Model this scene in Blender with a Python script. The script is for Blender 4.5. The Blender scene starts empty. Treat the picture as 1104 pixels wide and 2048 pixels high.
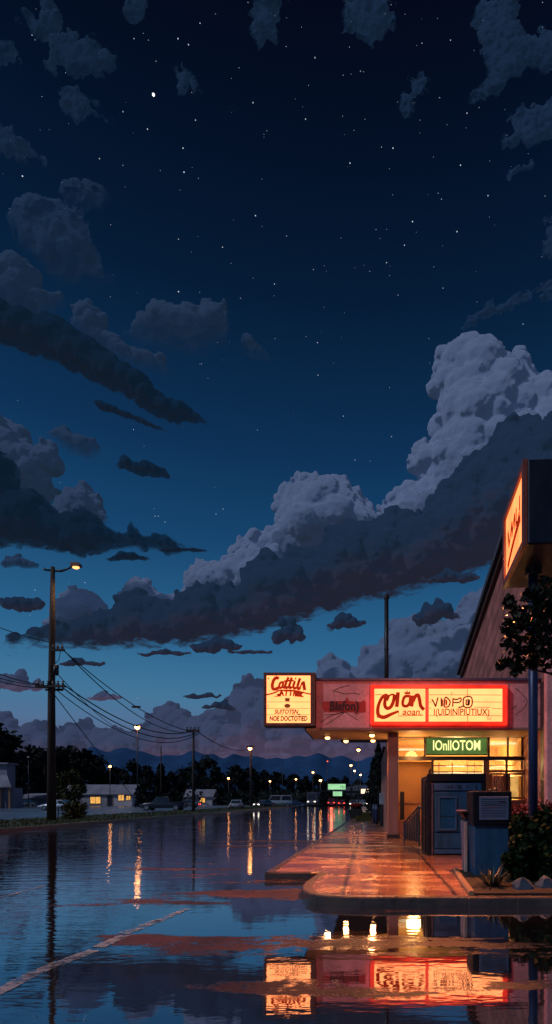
import bpy, bmesh, math, random
import numpy as np
from mathutils import Vector, Matrix, noise

random.seed(7)
PI = math.pi
sc = bpy.context.scene
COL = sc.collection
F, VX, HY, CH = 1100.0, 740.0, 1600.0, 1.4      # focal length in photo pixels, vanishing point, horizon row, eye height


def at(px, py, d):
    return Vector(((px - VX) / F * d, d, CH + (HY - py) / F * d))


def gx(px, d):
    return (px - VX) / F * d


def gz(py, d):
    return CH + (HY - py) / F * d


def lin(r, g, b, a=1.0):
    f = lambda c: (c / 255 / 12.92) if c / 255 <= 0.04045 else ((c / 255 + 0.055) / 1.055) ** 2.4
    return (f(r), f(g), f(b), a)


# ------------------------------------------------------------------ materials
def nodes_of(name):
    m = bpy.data.materials.new(name)
    m.use_nodes = True
    nt = m.node_tree
    nt.nodes.clear()
    return m, nt, nt.nodes, nt.links


def N(nt, kind, **kw):
    n = nt.nodes.new(kind)
    for k, v in kw.items():
        if k in n.inputs:
            n.inputs[k].default_value = v
        else:
            setattr(n, k, v)
    return n


def mathn(nt, op, a, b=None, clamp=False):
    n = nt.nodes.new('ShaderNodeMath')
    n.operation = op
    n.use_clamp = clamp
    for i, v in enumerate((a, b)):
        if v is None:
            continue
        if isinstance(v, (int, float)):
            n.inputs[i].default_value = v
        else:
            nt.links.new(v, n.inputs[i])
    return n.outputs[0]


def maprange(nt, v, a, b, c=0.0, d=1.0):
    n = nt.nodes.new('ShaderNodeMapRange')
    n.interpolation_type = 'SMOOTHSTEP'
    nt.links.new(v, n.inputs[0])
    for i, x in enumerate((a, b, c, d)):
        n.inputs[i + 1].default_value = x
    return n.outputs[0]


def surf(name, col, rough=0.6, metal=0.0, var=0.25, scale=6.0, bump=0.15, spec=0.5, stretch=(1, 1, 1), bdist=0.02):
    """painted or raw surface: colour broken up by two noises, roughness varied, slight bump"""
    m, nt, nd, lk = nodes_of(name)
    out = N(nt, 'ShaderNodeOutputMaterial')
    b = N(nt, 'ShaderNodeBsdfPrincipled')
    tc = N(nt, 'ShaderNodeTexCoord')
    mp = N(nt, 'ShaderNodeMapping')
    mp.inputs['Scale'].default_value = stretch
    lk.new(tc.outputs['Object'], mp.inputs[0])
    n1 = N(nt, 'ShaderNodeTexNoise', Scale=scale, Detail=6.0, Roughness=0.65)
    n2 = N(nt, 'ShaderNodeTexNoise', Scale=scale * 0.17, Detail=3.0)
    lk.new(mp.outputs[0], n1.inputs[0])
    lk.new(mp.outputs[0], n2.inputs[0])
    s = mathn(nt, 'ADD', n1.outputs[0], n2.outputs[0])
    f = maprange(nt, s, 0.7, 1.3, 1 - var, 1 + var)
    mx = N(nt, 'ShaderNodeVectorMath', operation='SCALE')
    mx.inputs[0].default_value = col[:3]
    lk.new(f, mx.inputs['Scale'])
    lk.new(mx.outputs[0], b.inputs['Base Color'])
    lk.new(maprange(nt, n1.outputs[0], 0.3, 0.7, max(0.03, rough - 0.12), min(1, rough + 0.12)), b.inputs['Roughness'])
    b.inputs['Metallic'].default_value = metal
    b.inputs['Specular IOR Level'].default_value = spec
    bp = N(nt, 'ShaderNodeBump', Strength=bump, Distance=bdist)
    lk.new(n1.outputs[0], bp.inputs['Height'])
    lk.new(bp.outputs[0], b.inputs['Normal'])
    lk.new(b.outputs[0], out.inputs[0])
    return m


def glow(name, col, strength=1.0, var=0.12, scale=3.0):
    """a lit translucent face or lens"""
    m, nt, nd, lk = nodes_of(name)
    out = N(nt, 'ShaderNodeOutputMaterial')
    e = N(nt, 'ShaderNodeEmission')
    tc = N(nt, 'ShaderNodeTexCoord')
    n1 = N(nt, 'ShaderNodeTexNoise', Scale=scale, Detail=3.0)
    lk.new(tc.outputs['Object'], n1.inputs[0])
    e.inputs[0].default_value = col
    lk.new(maprange(nt, n1.outputs[0], 0.3, 0.7, strength * (1 - var), strength * (1 + var)), e.inputs[1])
    lk.new(e.outputs[0], out.inputs[0])
    return m


def glass(name, tint=(0.9, 0.92, 0.95, 1), refl=0.12):
    m, nt, nd, lk = nodes_of(name)
    out = N(nt, 'ShaderNodeOutputMaterial')
    t = N(nt, 'ShaderNodeBsdfTransparent')
    t.inputs[0].default_value = tint
    g = N(nt, 'ShaderNodeBsdfGlossy', Roughness=0.03)
    lw = N(nt, 'ShaderNodeLayerWeight', Blend=0.25)
    mx = N(nt, 'ShaderNodeMixShader')
    lk.new(mathn(nt, 'ADD', mathn(nt, 'MULTIPLY', lw.outputs['Fresnel'], 0.6), refl * 0.3, True), mx.inputs[0])
    lk.new(t.outputs[0], mx.inputs[1])
    lk.new(g.outputs[0], mx.inputs[2])
    lk.new(mx.outputs[0], out.inputs[0])
    return m


def leafmat(name, c1, c2, rough=0.45, spec=0.5):
    m, nt, nd, lk = nodes_of(name)
    out = N(nt, 'ShaderNodeOutputMaterial')
    b = N(nt, 'ShaderNodeBsdfPrincipled', Roughness=rough)
    b.inputs['Specular IOR Level'].default_value = spec
    g = N(nt, 'ShaderNodeNewGeometry')
    mx = N(nt, 'ShaderNodeMix', data_type='RGBA')
    lk.new(g.outputs['Random Per Island'], mx.inputs[0])
    mx.inputs[6].default_value = c1
    mx.inputs[7].default_value = c2
    lk.new(mx.outputs[2], b.inputs['Base Color'])
    lk.new(b.outputs[0], out.inputs[0])
    return m


def cloudmat(name, c_top, c_low, opacity=1.0, nscale=0.012, edge=0.35, relief=0.55, haze_glow=(0.010, 0.020, 0.036), rag=0.0, haze_glow_low=None):
    """vapour: diffuse with dusk haze painted on as emission; see-through where the skin is seen edge-on, where the stored thickness runs low and (rag) near the outline, all broken up by noise"""
    m, nt, nd, lk = nodes_of(name)
    out = N(nt, 'ShaderNodeOutputMaterial')
    df = N(nt, 'ShaderNodeBsdfDiffuse', Roughness=1.0)
    tr = N(nt, 'ShaderNodeBsdfTransparent')
    tl = N(nt, 'ShaderNodeBsdfTranslucent')
    th = N(nt, 'ShaderNodeAttribute', attribute_name='thick')
    hg = N(nt, 'ShaderNodeAttribute', attribute_name='height')
    rm = N(nt, 'ShaderNodeAttribute', attribute_name='rim')
    tc = N(nt, 'ShaderNodeTexCoord')
    mp = N(nt, 'ShaderNodeMapping')
    mp.inputs['Scale'].default_value = (0.45, 1, 1.5)
    lk.new(tc.outputs['Object'], mp.inputs[0])
    n1 = N(nt, 'ShaderNodeTexNoise', Scale=nscale, Detail=6.0, Roughness=0.62)
    lk.new(mp.outputs[0], n1.inputs[0])
    n2 = N(nt, 'ShaderNodeTexNoise', Scale=nscale * 1.6, Detail=7.0, Roughness=0.7)
    lk.new(tc.outputs['Object'], n2.inputs[0])
    mx = N(nt, 'ShaderNodeMix', data_type='RGBA')
    hh = mathn(nt, 'ADD', hg.outputs['Fac'], mathn(nt, 'MULTIPLY', mathn(nt, 'SUBTRACT', n1.outputs[0], 0.5), 0.9))
    lk.new(maprange(nt, hh, 0.05, 0.6), mx.inputs[0])
    mx.inputs[6].default_value = c_low  # shade and dusk tint of the undersides painted into the colour
    mx.inputs[7].default_value = c_top
    for s in (df, tl):
        lk.new(mx.outputs[2], s.inputs[0])
    # light scatters many times inside vapour, so the small bumps shade softly: lean the normals towards the open side
    ge = N(nt, 'ShaderNodeNewGeometry')
    va = N(nt, 'ShaderNodeVectorMath', operation='SCALE')
    va.inputs['Scale'].default_value = relief
    lk.new(ge.outputs['Normal'], va.inputs[0])
    vb = N(nt, 'ShaderNodeVectorMath', operation='ADD')
    vb.inputs[1].default_value = (-0.30, -0.50, 0.42)
    lk.new(va.outputs[0], vb.inputs[0])
    vn = N(nt, 'ShaderNodeVectorMath', operation='NORMALIZE')
    lk.new(vb.outputs[0], vn.inputs[0])
    lk.new(vn.outputs[0], df.inputs['Normal'])
    m1 = N(nt, 'ShaderNodeMixShader')
    m1.inputs[0].default_value = 0.15
    lk.new(df.outputs[0], m1.inputs[1])
    lk.new(tl.outputs[0], m1.inputs[2])
    em = N(nt, 'ShaderNodeEmission', Strength=1.0)  # emission paints haze onto the vapour and flattens its shading
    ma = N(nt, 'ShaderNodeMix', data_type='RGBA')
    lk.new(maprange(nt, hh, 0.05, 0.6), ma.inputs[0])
    ma.inputs[6].default_value = (*(haze_glow_low or haze_glow), 1)  # dusk glow painted on the undersides
    ma.inputs[7].default_value = (*haze_glow, 1)
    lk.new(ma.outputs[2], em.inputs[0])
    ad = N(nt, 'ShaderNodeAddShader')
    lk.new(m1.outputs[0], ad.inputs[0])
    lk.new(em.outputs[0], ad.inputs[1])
    nz = mathn(nt, 'SUBTRACT', n1.outputs[0], 0.5)
    nz2 = mathn(nt, 'SUBTRACT', n2.outputs[0], 0.5)
    a = maprange(nt, mathn(nt, 'ADD', th.outputs['Fac'], mathn(nt, 'MULTIPLY', nz, 1.1)), 0.0, edge, 0.0, 1.0)
    lw = N(nt, 'ShaderNodeLayerWeight', Blend=0.5)
    cosv = mathn(nt, 'SUBTRACT', 1.0, lw.outputs['Facing'])
    e = maprange(nt, mathn(nt, 'ADD', cosv, mathn(nt, 'MULTIPLY', nz2, 0.5)), 0.02, 0.34, 0.0, 1.0)
    a = mathn(nt, 'MULTIPLY', a, e)
    if rag:
        g = maprange(nt, mathn(nt, 'ADD', rm.outputs['Fac'], mathn(nt, 'MULTIPLY', nz2, rag)), 0.18, 0.42, 0.0, 1.0)
        a = mathn(nt, 'MULTIPLY', a, g)
    a = mathn(nt, 'MULTIPLY', a, opacity)
    m2 = N(nt, 'ShaderNodeMixShader')
    lk.new(a, m2.inputs[0])
    lk.new(tr.outputs[0], m2.inputs[1])
    lk.new(ad.outputs[0], m2.inputs[2])
    lk.new(m2.outputs[0], out.inputs[0])
    return m


# ------------------------------------------------------------------ mesh building
def world_loc(o):
    v = Vector((0, 0, 0))
    while o is not None:
        v += o.location
        o = o.parent
    return v


class MB:
    def __init__(self):
        self.v, self.f = [], []

    def add(self, vs, fs):
        k = len(self.v)
        self.v += [Vector(p) for p in vs]
        self.f += [tuple(i + k for i in f) for f in fs]
        return self

    def box(self, x0, x1, y0, y1, z0, z1):
        return self.add([(x0, y0, z0), (x1, y0, z0), (x1, y1, z0), (x0, y1, z0), (x0, y0, z1), (x1, y0, z1), (x1, y1, z1), (x0, y1, z1)],
                        [(0, 3, 2, 1), (4, 5, 6, 7), (0, 1, 5, 4), (1, 2, 6, 5), (2, 3, 7, 6), (3, 0, 4, 7)])

    def cbox(self, x0, x1, y0, y1, z0, z1, c=0.02):
        """box with chamfered edges"""
        bm = bmesh.new()
        bmesh.ops.create_cube(bm, size=1)
        for v in bm.verts:
            v.co = Vector((x0 + (v.co.x + .5) * (x1 - x0), y0 + (v.co.y + .5) * (y1 - y0), z0 + (v.co.z + .5) * (z1 - z0)))
        bmesh.ops.bevel(bm, geom=bm.edges[:], offset=c, segments=2, affect='EDGES', profile=0.5)
        self.bm(bm)
        return self

    def bm(self, bm, mat=None):
        bm.verts.index_update()
        self.add([(mat @ v.co) if mat else v.co for v in bm.verts], [tuple(v.index for v in f.verts) for f in bm.faces])
        bm.free()
        return self

    def quad(self, a, b, c, d):
        return self.add([a, b, c, d], [(0, 1, 2, 3)])

    def tube(self, pts, rad, n=8, cap=True):
        pts = [Vector(p) for p in pts]
        rr = rad if isinstance(rad, (list, tuple)) else [rad] * len(pts)
        k = len(self.v)
        up = Vector((0, 0, 1))
        for i, p in enumerate(pts):
            t = (pts[min(i + 1, len(pts) - 1)] - pts[max(i - 1, 0)]).normalized()
            a = t.cross(up if abs(t.z) < 0.95 else Vector((0, 1, 0))).normalized()
            b = t.cross(a)
            for j in range(n):
                w = 2 * PI * j / n
                self.v.append(p + (a * math.cos(w) + b * math.sin(w)) * rr[i])
        for i in range(len(pts) - 1):
            for j in range(n):
                self.f.append((k + i * n + j, k + i * n + (j + 1) % n, k + (i + 1) * n + (j + 1) % n, k + (i + 1) * n + j))
        if cap:
            self.f.append(tuple(k + j for j in range(n))[::-1])
            self.f.append(tuple(k + (len(pts) - 1) * n + j for j in range(n)))
        return self

    def prism(self, poly, a, b, axis='z'):
        """poly of 2D points pushed from a to b along an axis"""
        n = len(poly)
        mk = {'z': lambda p, h: (p[0], p[1], h), 'y': lambda p, h: (p[0], h, p[1]), 'x': lambda p, h: (h, p[0], p[1])}[axis]
        vs = [mk(p, a) for p in poly] + [mk(p, b) for p in poly]
        fs = [tuple(range(n))[::-1], tuple(range(n, 2 * n))] + [(i, (i + 1) % n, (i + 1) % n + n, i + n) for i in range(n)]
        return self.add(vs, fs)

    def loft(self, rings, cap=True):
        n = len(rings[0])
        k = len(self.v)
        for r in rings:
            self.v += [Vector(p) for p in r]
        for i in range(len(rings) - 1):
            for j in range(n):
                self.f.append((k + i * n + j, k + i * n + (j + 1) % n, k + (i + 1) * n + (j + 1) % n, k + (i + 1) * n + j))
        if cap:
            self.f.append(tuple(k + j for j in range(n))[::-1])
            self.f.append(tuple(k + (len(rings) - 1) * n + j for j in range(n)))
        return self

    def disc(self, c, r, ry=None, axis='y', n=14, thick=0.02):
        c = Vector(c)
        ry = ry or r
        poly = [(c.x + r * math.cos(2 * PI * i / n), (c.z if axis == 'y' else c.y) + ry * math.sin(2 * PI * i / n)) for i in range(n)]
        if axis == 'y':
            return self.prism(poly, c.y - thick, c.y, 'y')
        return self.prism(poly, c.z - thick, c.z, 'z')

    def ribbon(self, pts, w, y, th=0.02, smooth=True):
        """a painted or cut-out stroke standing in the x-z plane at depth y; pts (x, z) or (x, z, width factor)"""
        P = [(p[0], p[1], p[2] if len(p) > 2 else 1.0) for p in pts]
        if smooth and len(P) > 2:
            Q = []
            for i in range(len(P) - 1):
                p0, p1, p2, p3 = P[max(i - 1, 0)], P[i], P[i + 1], P[min(i + 2, len(P) - 1)]
                for s in range(5):
                    t = s / 5
                    Q.append(tuple(0.5 * (2 * p1[k] + (p2[k] - p0[k]) * t + (2 * p0[k] - 5 * p1[k] + 4 * p2[k] - p3[k]) * t * t + (3 * p1[k] - p0[k] - 3 * p2[k] + p3[k]) * t ** 3) for k in range(3)))
            Q.append(P[-1])
            P = Q
        k = len(self.v)
        n = len(P)
        for i, p in enumerate(P):
            a, b = P[max(i - 1, 0)], P[min(i + 1, n - 1)]
            dx, dz = b[0] - a[0], b[1] - a[1]
            l = math.hypot(dx, dz) or 1
            ox, oz = -dz / l * w * p[2] / 2, dx / l * w * p[2] / 2
            for yy in (y - th, y):
                self.v.append(Vector((p[0] + ox, yy, p[1] + oz)))
                self.v.append(Vector((p[0] - ox, yy, p[1] - oz)))
        for i in range(n - 1):
            a, b = k + 4 * i, k + 4 * i + 4
            self.f += [(a, a + 1, b + 1, b), (a + 2, b + 2, b + 3, a + 3), (a, b, b + 2, a + 2), (a + 1, a + 3, b + 3, b + 1)]
        self.f += [(k, k + 2, k + 3, k + 1), (k + 4 * n - 4, k + 4 * n - 3, k + 4 * n - 1, k + 4 * n - 2)]
        return self

    def leaves(self, centres, r, size, n, rnd, flat=1.0, aspect=1.7):
        for _ in range(n):
            c = rnd.choice(centres)
            rc = r if not isinstance(c, tuple) else c[1]
            c0 = c if not isinstance(c, tuple) else c[0]
            d = Vector((rnd.gauss(0, 1), rnd.gauss(0, 1), rnd.gauss(0, 1) * flat)).normalized()
            p = c0 + d * rc * (rnd.random() ** 0.45)
            s = size * rnd.uniform(0.6, 1.4)
            a = Vector((rnd.gauss(0, 1), rnd.gauss(0, 1), rnd.gauss(0, 1))).normalized()
            b = a.cross(Vector((rnd.gauss(0, 1), rnd.gauss(0, 1), rnd.gauss(0, 1)))).normalized()
            a *= s * aspect * .5
            b *= s * .5
            self.add([p - a, p - a * .15 + b, p + a, p - a * .15 - b], [(0, 1, 2, 3)])
        return self

    def build(self, name, mat, parent=None, smooth=False, local=False, bevel=0.0):
        off = Vector((0, 0, 0)) if (local or parent is None) else world_loc(parent)
        me = bpy.data.meshes.new(name)
        me.from_pydata([v - off for v in self.v], [], self.f)
        me.update()
        if mat:
            me.materials.append(mat)
        if smooth:
            me.polygons.foreach_set('use_smooth', [True] * len(me.polygons))
        o = bpy.data.objects.new(name, me)
        COL.objects.link(o)
        o.parent = parent
        if bevel:
            md = o.modifiers.new('bevel', 'BEVEL')
            md.width = bevel
            md.segments = 2
            md.limit_method = 'ANGLE'
        return o


def tag(o, label=None, cat=None, group=None, kind=None):
    for k, v in (('label', label), ('category', cat), ('group', group), ('kind', kind)):
        if v:
            o[k] = v
    return o


def thing(name, label, cat, loc=(0, 0, 0), group=None, rz=0.0):
    o = bpy.data.objects.new(name, None)
    COL.objects.link(o)
    o.location = loc
    o.rotation_euler = (0, 0, rz)
    o.empty_display_size = 0.2
    return tag(o, label, cat, group)


def copy_tree(o, parent=None):
    c = o.copy()
    COL.objects.link(c)
    c.parent = parent
    for ch in list(o.children):
        copy_tree(ch, c)
    return c


def text_part(s, size, loc, mat, parent, name='lettering', ext=0.012, shear=0.0, bold=0.0, sx=1.0):
    """letters standing in the x-z plane facing the street, centred on loc, as a mesh"""
    cu = bpy.data.curves.new(name, 'FONT')
    cu.body = s
    cu.size = size
    cu.align_x, cu.align_y = 'CENTER', 'CENTER'
    cu.extrude = ext
    cu.shear = shear
    cu.offset = bold
    cu.resolution_u = 3
    tmp = bpy.data.objects.new(name, cu)
    COL.objects.link(tmp)
    dg = bpy.context.evaluated_depsgraph_get()
    me = bpy.data.meshes.new_from_object(tmp.evaluated_get(dg))
    bpy.data.objects.remove(tmp)
    off = world_loc(parent)
    loc = Vector(loc)
    for v in me.vertices:
        x, y, z = v.co
        v.co = Vector((loc.x + x * sx, loc.y - z, loc.z + y)) - off
    me.materials.clear()
    me.materials.append(mat)
    me.name = name
    o = bpy.data.objects.new(name, me)
    COL.objects.link(o)
    o.parent = parent
    return o


# ------------------------------------------------------------------ palette
SIGN_C = (2.7, 0.76, 0.25, 1)
M = {
    'sign_face': glow('sign_face_lit', SIGN_C, 1.0, 0.10, 1.5),
    'red_frame': None,
    'red_letter': glow('red_letter_translucent', lin(200, 48, 22), 0.7, 0.2),
    'brown_line': surf('brown_line', (0.12, 0.035, 0.015), 0.6),
    'dark_letter': surf('dark_letter', (0.035, 0.012, 0.008), 0.6),
    'sign_case': surf('sign_case', (0.10, 0.035, 0.02), 0.45, var=.3),
    'stucco': surf('pink_stucco', (0.85, 0.31, 0.30), 0.85, var=.22, scale=9, bump=.35),
    'coping': surf('coping_metal', (0.13, 0.08, 0.12), 0.4, .3),
    'soffit': surf('soffit_paint', (0.62, 0.36, 0.16), 0.55, var=.12, scale=3),
    'pillar': surf('pillar_paint', (0.30, 0.13, 0.10), 0.6, var=.18, scale=4, stretch=(1, 1, .2)),
    'dark_trim': surf('dark_trim', (0.035, 0.02, 0.016), 0.45),
    'wood': surf('stained_wood', (0.30, 0.15, 0.06), 0.5, stretch=(1, 1, .1)),
    'amber_wall': surf('amber_wall', (0.62, 0.30, 0.10), 0.75, var=.12, scale=2),
    'interior': surf('interior_wall', (0.75, 0.50, 0.22), 0.8, var=.15, scale=2),
    'tube_light': glow('tube_light', (1.0, 0.74, 0.34, 1), 1.5),
    'downlight': glow('downlight_lens', (1.0, 0.50, 0.15, 1), 6.0),
    'lamp': glow('lamp_lens', (1.0, 0.36, 0.10, 1), 26.0),
    'lamp_amber': glow('lamp_lens_amber', (1.0, 0.42, 0.13, 1), 2.6),
    'lamp_white': glow('lamp_lens_pale', (1.0, 0.5, 0.2, 1), 20.0),
    'lamp_red': glow('lamp_lens_red', (1.0, 0.12, 0.05, 1), 2.5),
    'window_lit': glow('window_lit', (1.0, 0.50, 0.12, 1), 0.85, .35, 2.5),
    'green_sign': glow('green_sign_face', lin(105, 138, 68), 0.6, .25, 2),
    'green_text': glow('green_sign_letter', lin(245, 245, 150), 1.5, .1),
    'green_far': glow('green_board_face', lin(170, 235, 175), .9, .15, .6),
    'glass': glass('window_glass'),
    'kiosk_dark': surf('kiosk_casing', (0.008, 0.008, 0.013), 0.55, .0, spec=.15),
    'kiosk_blue': surf('kiosk_blue_paint', (0.018, 0.066, 0.14), 0.5, .0, spec=.2, var=.35, scale=5, stretch=(1, 1, .35)),
    'kiosk_pale': surf('kiosk_pale_panel', (0.035, 0.08, 0.17), 0.5, var=.2, spec=.2),
    'kiosk_glass': surf('kiosk_window', (0.012, 0.065, 0.16), 0.12, .0, var=.2),
    'panel_grey': surf('panel_grey', (0.10, 0.13, 0.22), 0.5, var=.12),
    'bin': surf('bin_paint', (0.11, 0.13, 0.20), 0.5, var=.25, stretch=(1, 1, .3)),
    'pole_blue': surf('pole_blue_paint', (0.02, 0.035, 0.10), 0.4, .3, var=.3, stretch=(1, 1, .2)),
    'sign_navy': surf('sign_navy_metal', (0.006, 0.011, 0.025), 0.5, .3, var=.35, scale=2, stretch=(1, 1, .3)),
    'steel': surf('dark_steel', (0.06, 0.06, 0.07), 0.45, .5),
    'wood_pole': surf('creosoted_pole', (0.045, 0.026, 0.02), 0.8, var=.4, stretch=(1, 1, .06), bump=.5),
    'black': surf('black_iron', (0.012, 0.012, 0.014), 0.5),
    'cable': surf('cable_black', (0.01, 0.01, 0.014), 0.7),
    'porcelain': surf('insulator', (0.10, 0.09, 0.10), 0.25),
    'siding': None,
    'grass': surf('grass_ground', (0.035, 0.05, 0.018), 0.95, var=.6, scale=5, bump=.6),
    'soil': surf('planter_soil', (0.022, 0.012, 0.009), 0.95, var=.6, scale=12, bump=.9, bdist=.06),
    'kerb': surf('kerb_concrete', (0.075, 0.05, 0.045), 0.35, var=.35, scale=5, bump=.3),
    'kerb_far': surf('kerb_concrete_far', (0.26, 0.15, 0.09), 0.4, var=.35, scale=2),
    'paint': surf('road_paint', (0.30, 0.33, 0.42), 0.35, var=.35, scale=7, bump=.3),
    'mountain': surf('mountain_slope', (0.030, 0.080, 0.19), 1.0, var=.18, scale=.02, bump=.0, spec=0.0),  # blue haze of the distance put into the base colour
    'wall_white': surf('house_white', (0.42, 0.40, 0.44), 0.85, var=.15, scale=1.2),
    'wall_grey': surf('house_grey', (0.22, 0.21, 0.26), 0.85, var=.2, scale=1.2),
    'roof_grey': surf('roof_shingle', (0.22, 0.22, 0.28), 0.8, var=.3, scale=2.5, bump=.4),
    'roof_dark': surf('roof_dark', (0.07, 0.07, 0.09), 0.8, var=.3, scale=2.5),
    'bark': surf('bark', (0.035, 0.022, 0.016), 0.9, var=.4, scale=8, stretch=(1, 1, .2), bump=.7),
    'leaf_far': leafmat('leaf_far', (0.010, 0.014, 0.014, 1), (0.022, 0.028, 0.026, 1), 0.8, .1),
    'leaf_olive': leafmat('leaf_olive', (0.035, 0.036, 0.012, 1), (0.085, 0.075, 0.022, 1), 0.6, .2),
    'leaf_black': leafmat('leaf_black', (0.005, 0.007, 0.004, 1), (0.014, 0.014, 0.008, 1), 0.5, .15),
    'leaf_shrub': leafmat('leaf_shrub', (0.003, 0.009, 0.004, 1), (0.012, 0.026, 0.010, 1), 0.6, .05),
    'leaf_blade': leafmat('leaf_blade', (0.012, 0.016, 0.008, 1), (0.045, 0.045, 0.022, 1), 0.4, .5),
    'petal_red': leafmat('petal_red', (0.30, 0.02, 0.015, 1), (0.55, 0.05, 0.03, 1), 0.6),
    'rock': surf('pale_rock', (0.045, 0.058, 0.09), 0.7, var=.3, scale=5, bump=.6),
    'rubber': surf('tyre_rubber', (0.015, 0.015, 0.016), 0.8),
    'rim': surf('wheel_rim', (0.35, 0.36, 0.4), 0.3, .8),
    'car_glass': surf('car_glass', (0.03, 0.04, 0.06), 0.06),
    'chrome': surf('chrome', (0.6, 0.62, 0.68), 0.15, 1.0),
    'head': glow('headlight_lens', (1.0, 0.85, 0.65, 1), 6.0),
    'tail': glow('taillight_lens', (1.0, 0.05, 0.03, 1), 5.0),
    'head_off': surf('headlight_off', (0.7, 0.72, 0.78), 0.1),
    'tail_off': surf('taillight_off', (0.35, 0.02, 0.02), 0.2),
    'star': glow('starlight', (0.75, 0.85, 1.0, 1), 0.8, .5, .02),
    'star_bright': glow('starlight_bright', (0.95, 0.97, 1.0, 1), 2.2, .1),
    'maroon': surf('maroon_letter', (0.55, 0.03, 0.02), 0.5, var=.3),
    'maroon_dark': surf('maroon_dark', (0.05, 0.006, 0.006), 0.5),
    'curtain': surf('curtain', (0.75, 0.55, 0.30), 0.9, var=.2, stretch=(6, 1, .2)),
    'pale_cabinet': surf('cabinet_paint', (0.30, 0.34, 0.42), 0.5),
}
CARP = {k: surf('car_' + k, c, 0.25, .3, var=.08, spec=.7) for k, c in dict(silver=(.5, .55, .65), black=(.02, .024, .04), white=(.42, .45, .52), red=(.25, .02, .02), blue=(.04, .07, .16), grey=(.12, .13, .16)).items()}


def red_frame_mat():
    m, nt, nd, lk = nodes_of('red_frame_neon')
    out = N(nt, 'ShaderNodeOutputMaterial')
    b = N(nt, 'ShaderNodeBsdfPrincipled', Roughness=0.35)
    b.inputs['Base Color'].default_value = (0.5, 0.04, 0.02, 1)
    b.inputs['Emission Color'].default_value = (1.7, 0.045, 0.014, 1)
    tc = N(nt, 'ShaderNodeTexCoord')
    n1 = N(nt, 'ShaderNodeTexNoise', Scale=2.0, Detail=3.0)
    lk.new(tc.outputs['Object'], n1.inputs[0])
    lk.new(maprange(nt, n1.outputs[0], .3, .7, .42, .68), b.inputs['Emission Strength'])
    lk.new(b.outputs[0], out.inputs[0])
    return m


M['red_frame'] = red_frame_mat()


def siding_mat():
    """wall boards: fine battens running with the roof slope, plus weathering"""
    m, nt, nd, lk = nodes_of('siding_boards')
    out = N(nt, 'ShaderNodeOutputMaterial')
    b = N(nt, 'ShaderNodeBsdfPrincipled', Roughness=0.75)
    tc = N(nt, 'ShaderNodeTexCoord')
    mp = N(nt, 'ShaderNodeMapping')
    mp.inputs['Rotation'].default_value = (math.radians(-68), 0, 0)
    lk.new(tc.outputs['Object'], mp.inputs[0])
    wv = N(nt, 'ShaderNodeTexWave', Scale=.42, Distortion=1.2, Detail=2.0)
    wv.bands_direction = 'Y'
    wv.inputs['Detail Scale'].default_value = 0.6
    lk.new(mp.outputs[0], wv.inputs[0])
    n1 = N(nt, 'ShaderNodeTexNoise', Scale=1.3, Detail=5.0)
    lk.new(tc.outputs['Object'], n1.inputs[0])
    line = maprange(nt, wv.outputs['Fac'], 0.0, 0.25, 0.62, 1.0)
    f = mathn(nt, 'MULTIPLY', line, maprange(nt, n1.outputs[0], .3, .7, .7, 1.2))
    sx = N(nt, 'ShaderNodeVectorMath', operation='SCALE')
    sx.inputs[0].default_value = (0.50, 0.16, 0.125)
    lk.new(f, sx.inputs['Scale'])
    lk.new(sx.outputs[0], b.inputs['Base Color'])
    bp = N(nt, 'ShaderNodeBump', Strength=.5, Distance=.03)
    lk.new(wv.outputs['Fac'], bp.inputs['Height'])
    lk.new(bp.outputs[0], b.inputs['Normal'])
    lk.new(b.outputs[0], out.inputs[0])
    return m


M['siding'] = siding_mat()


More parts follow.
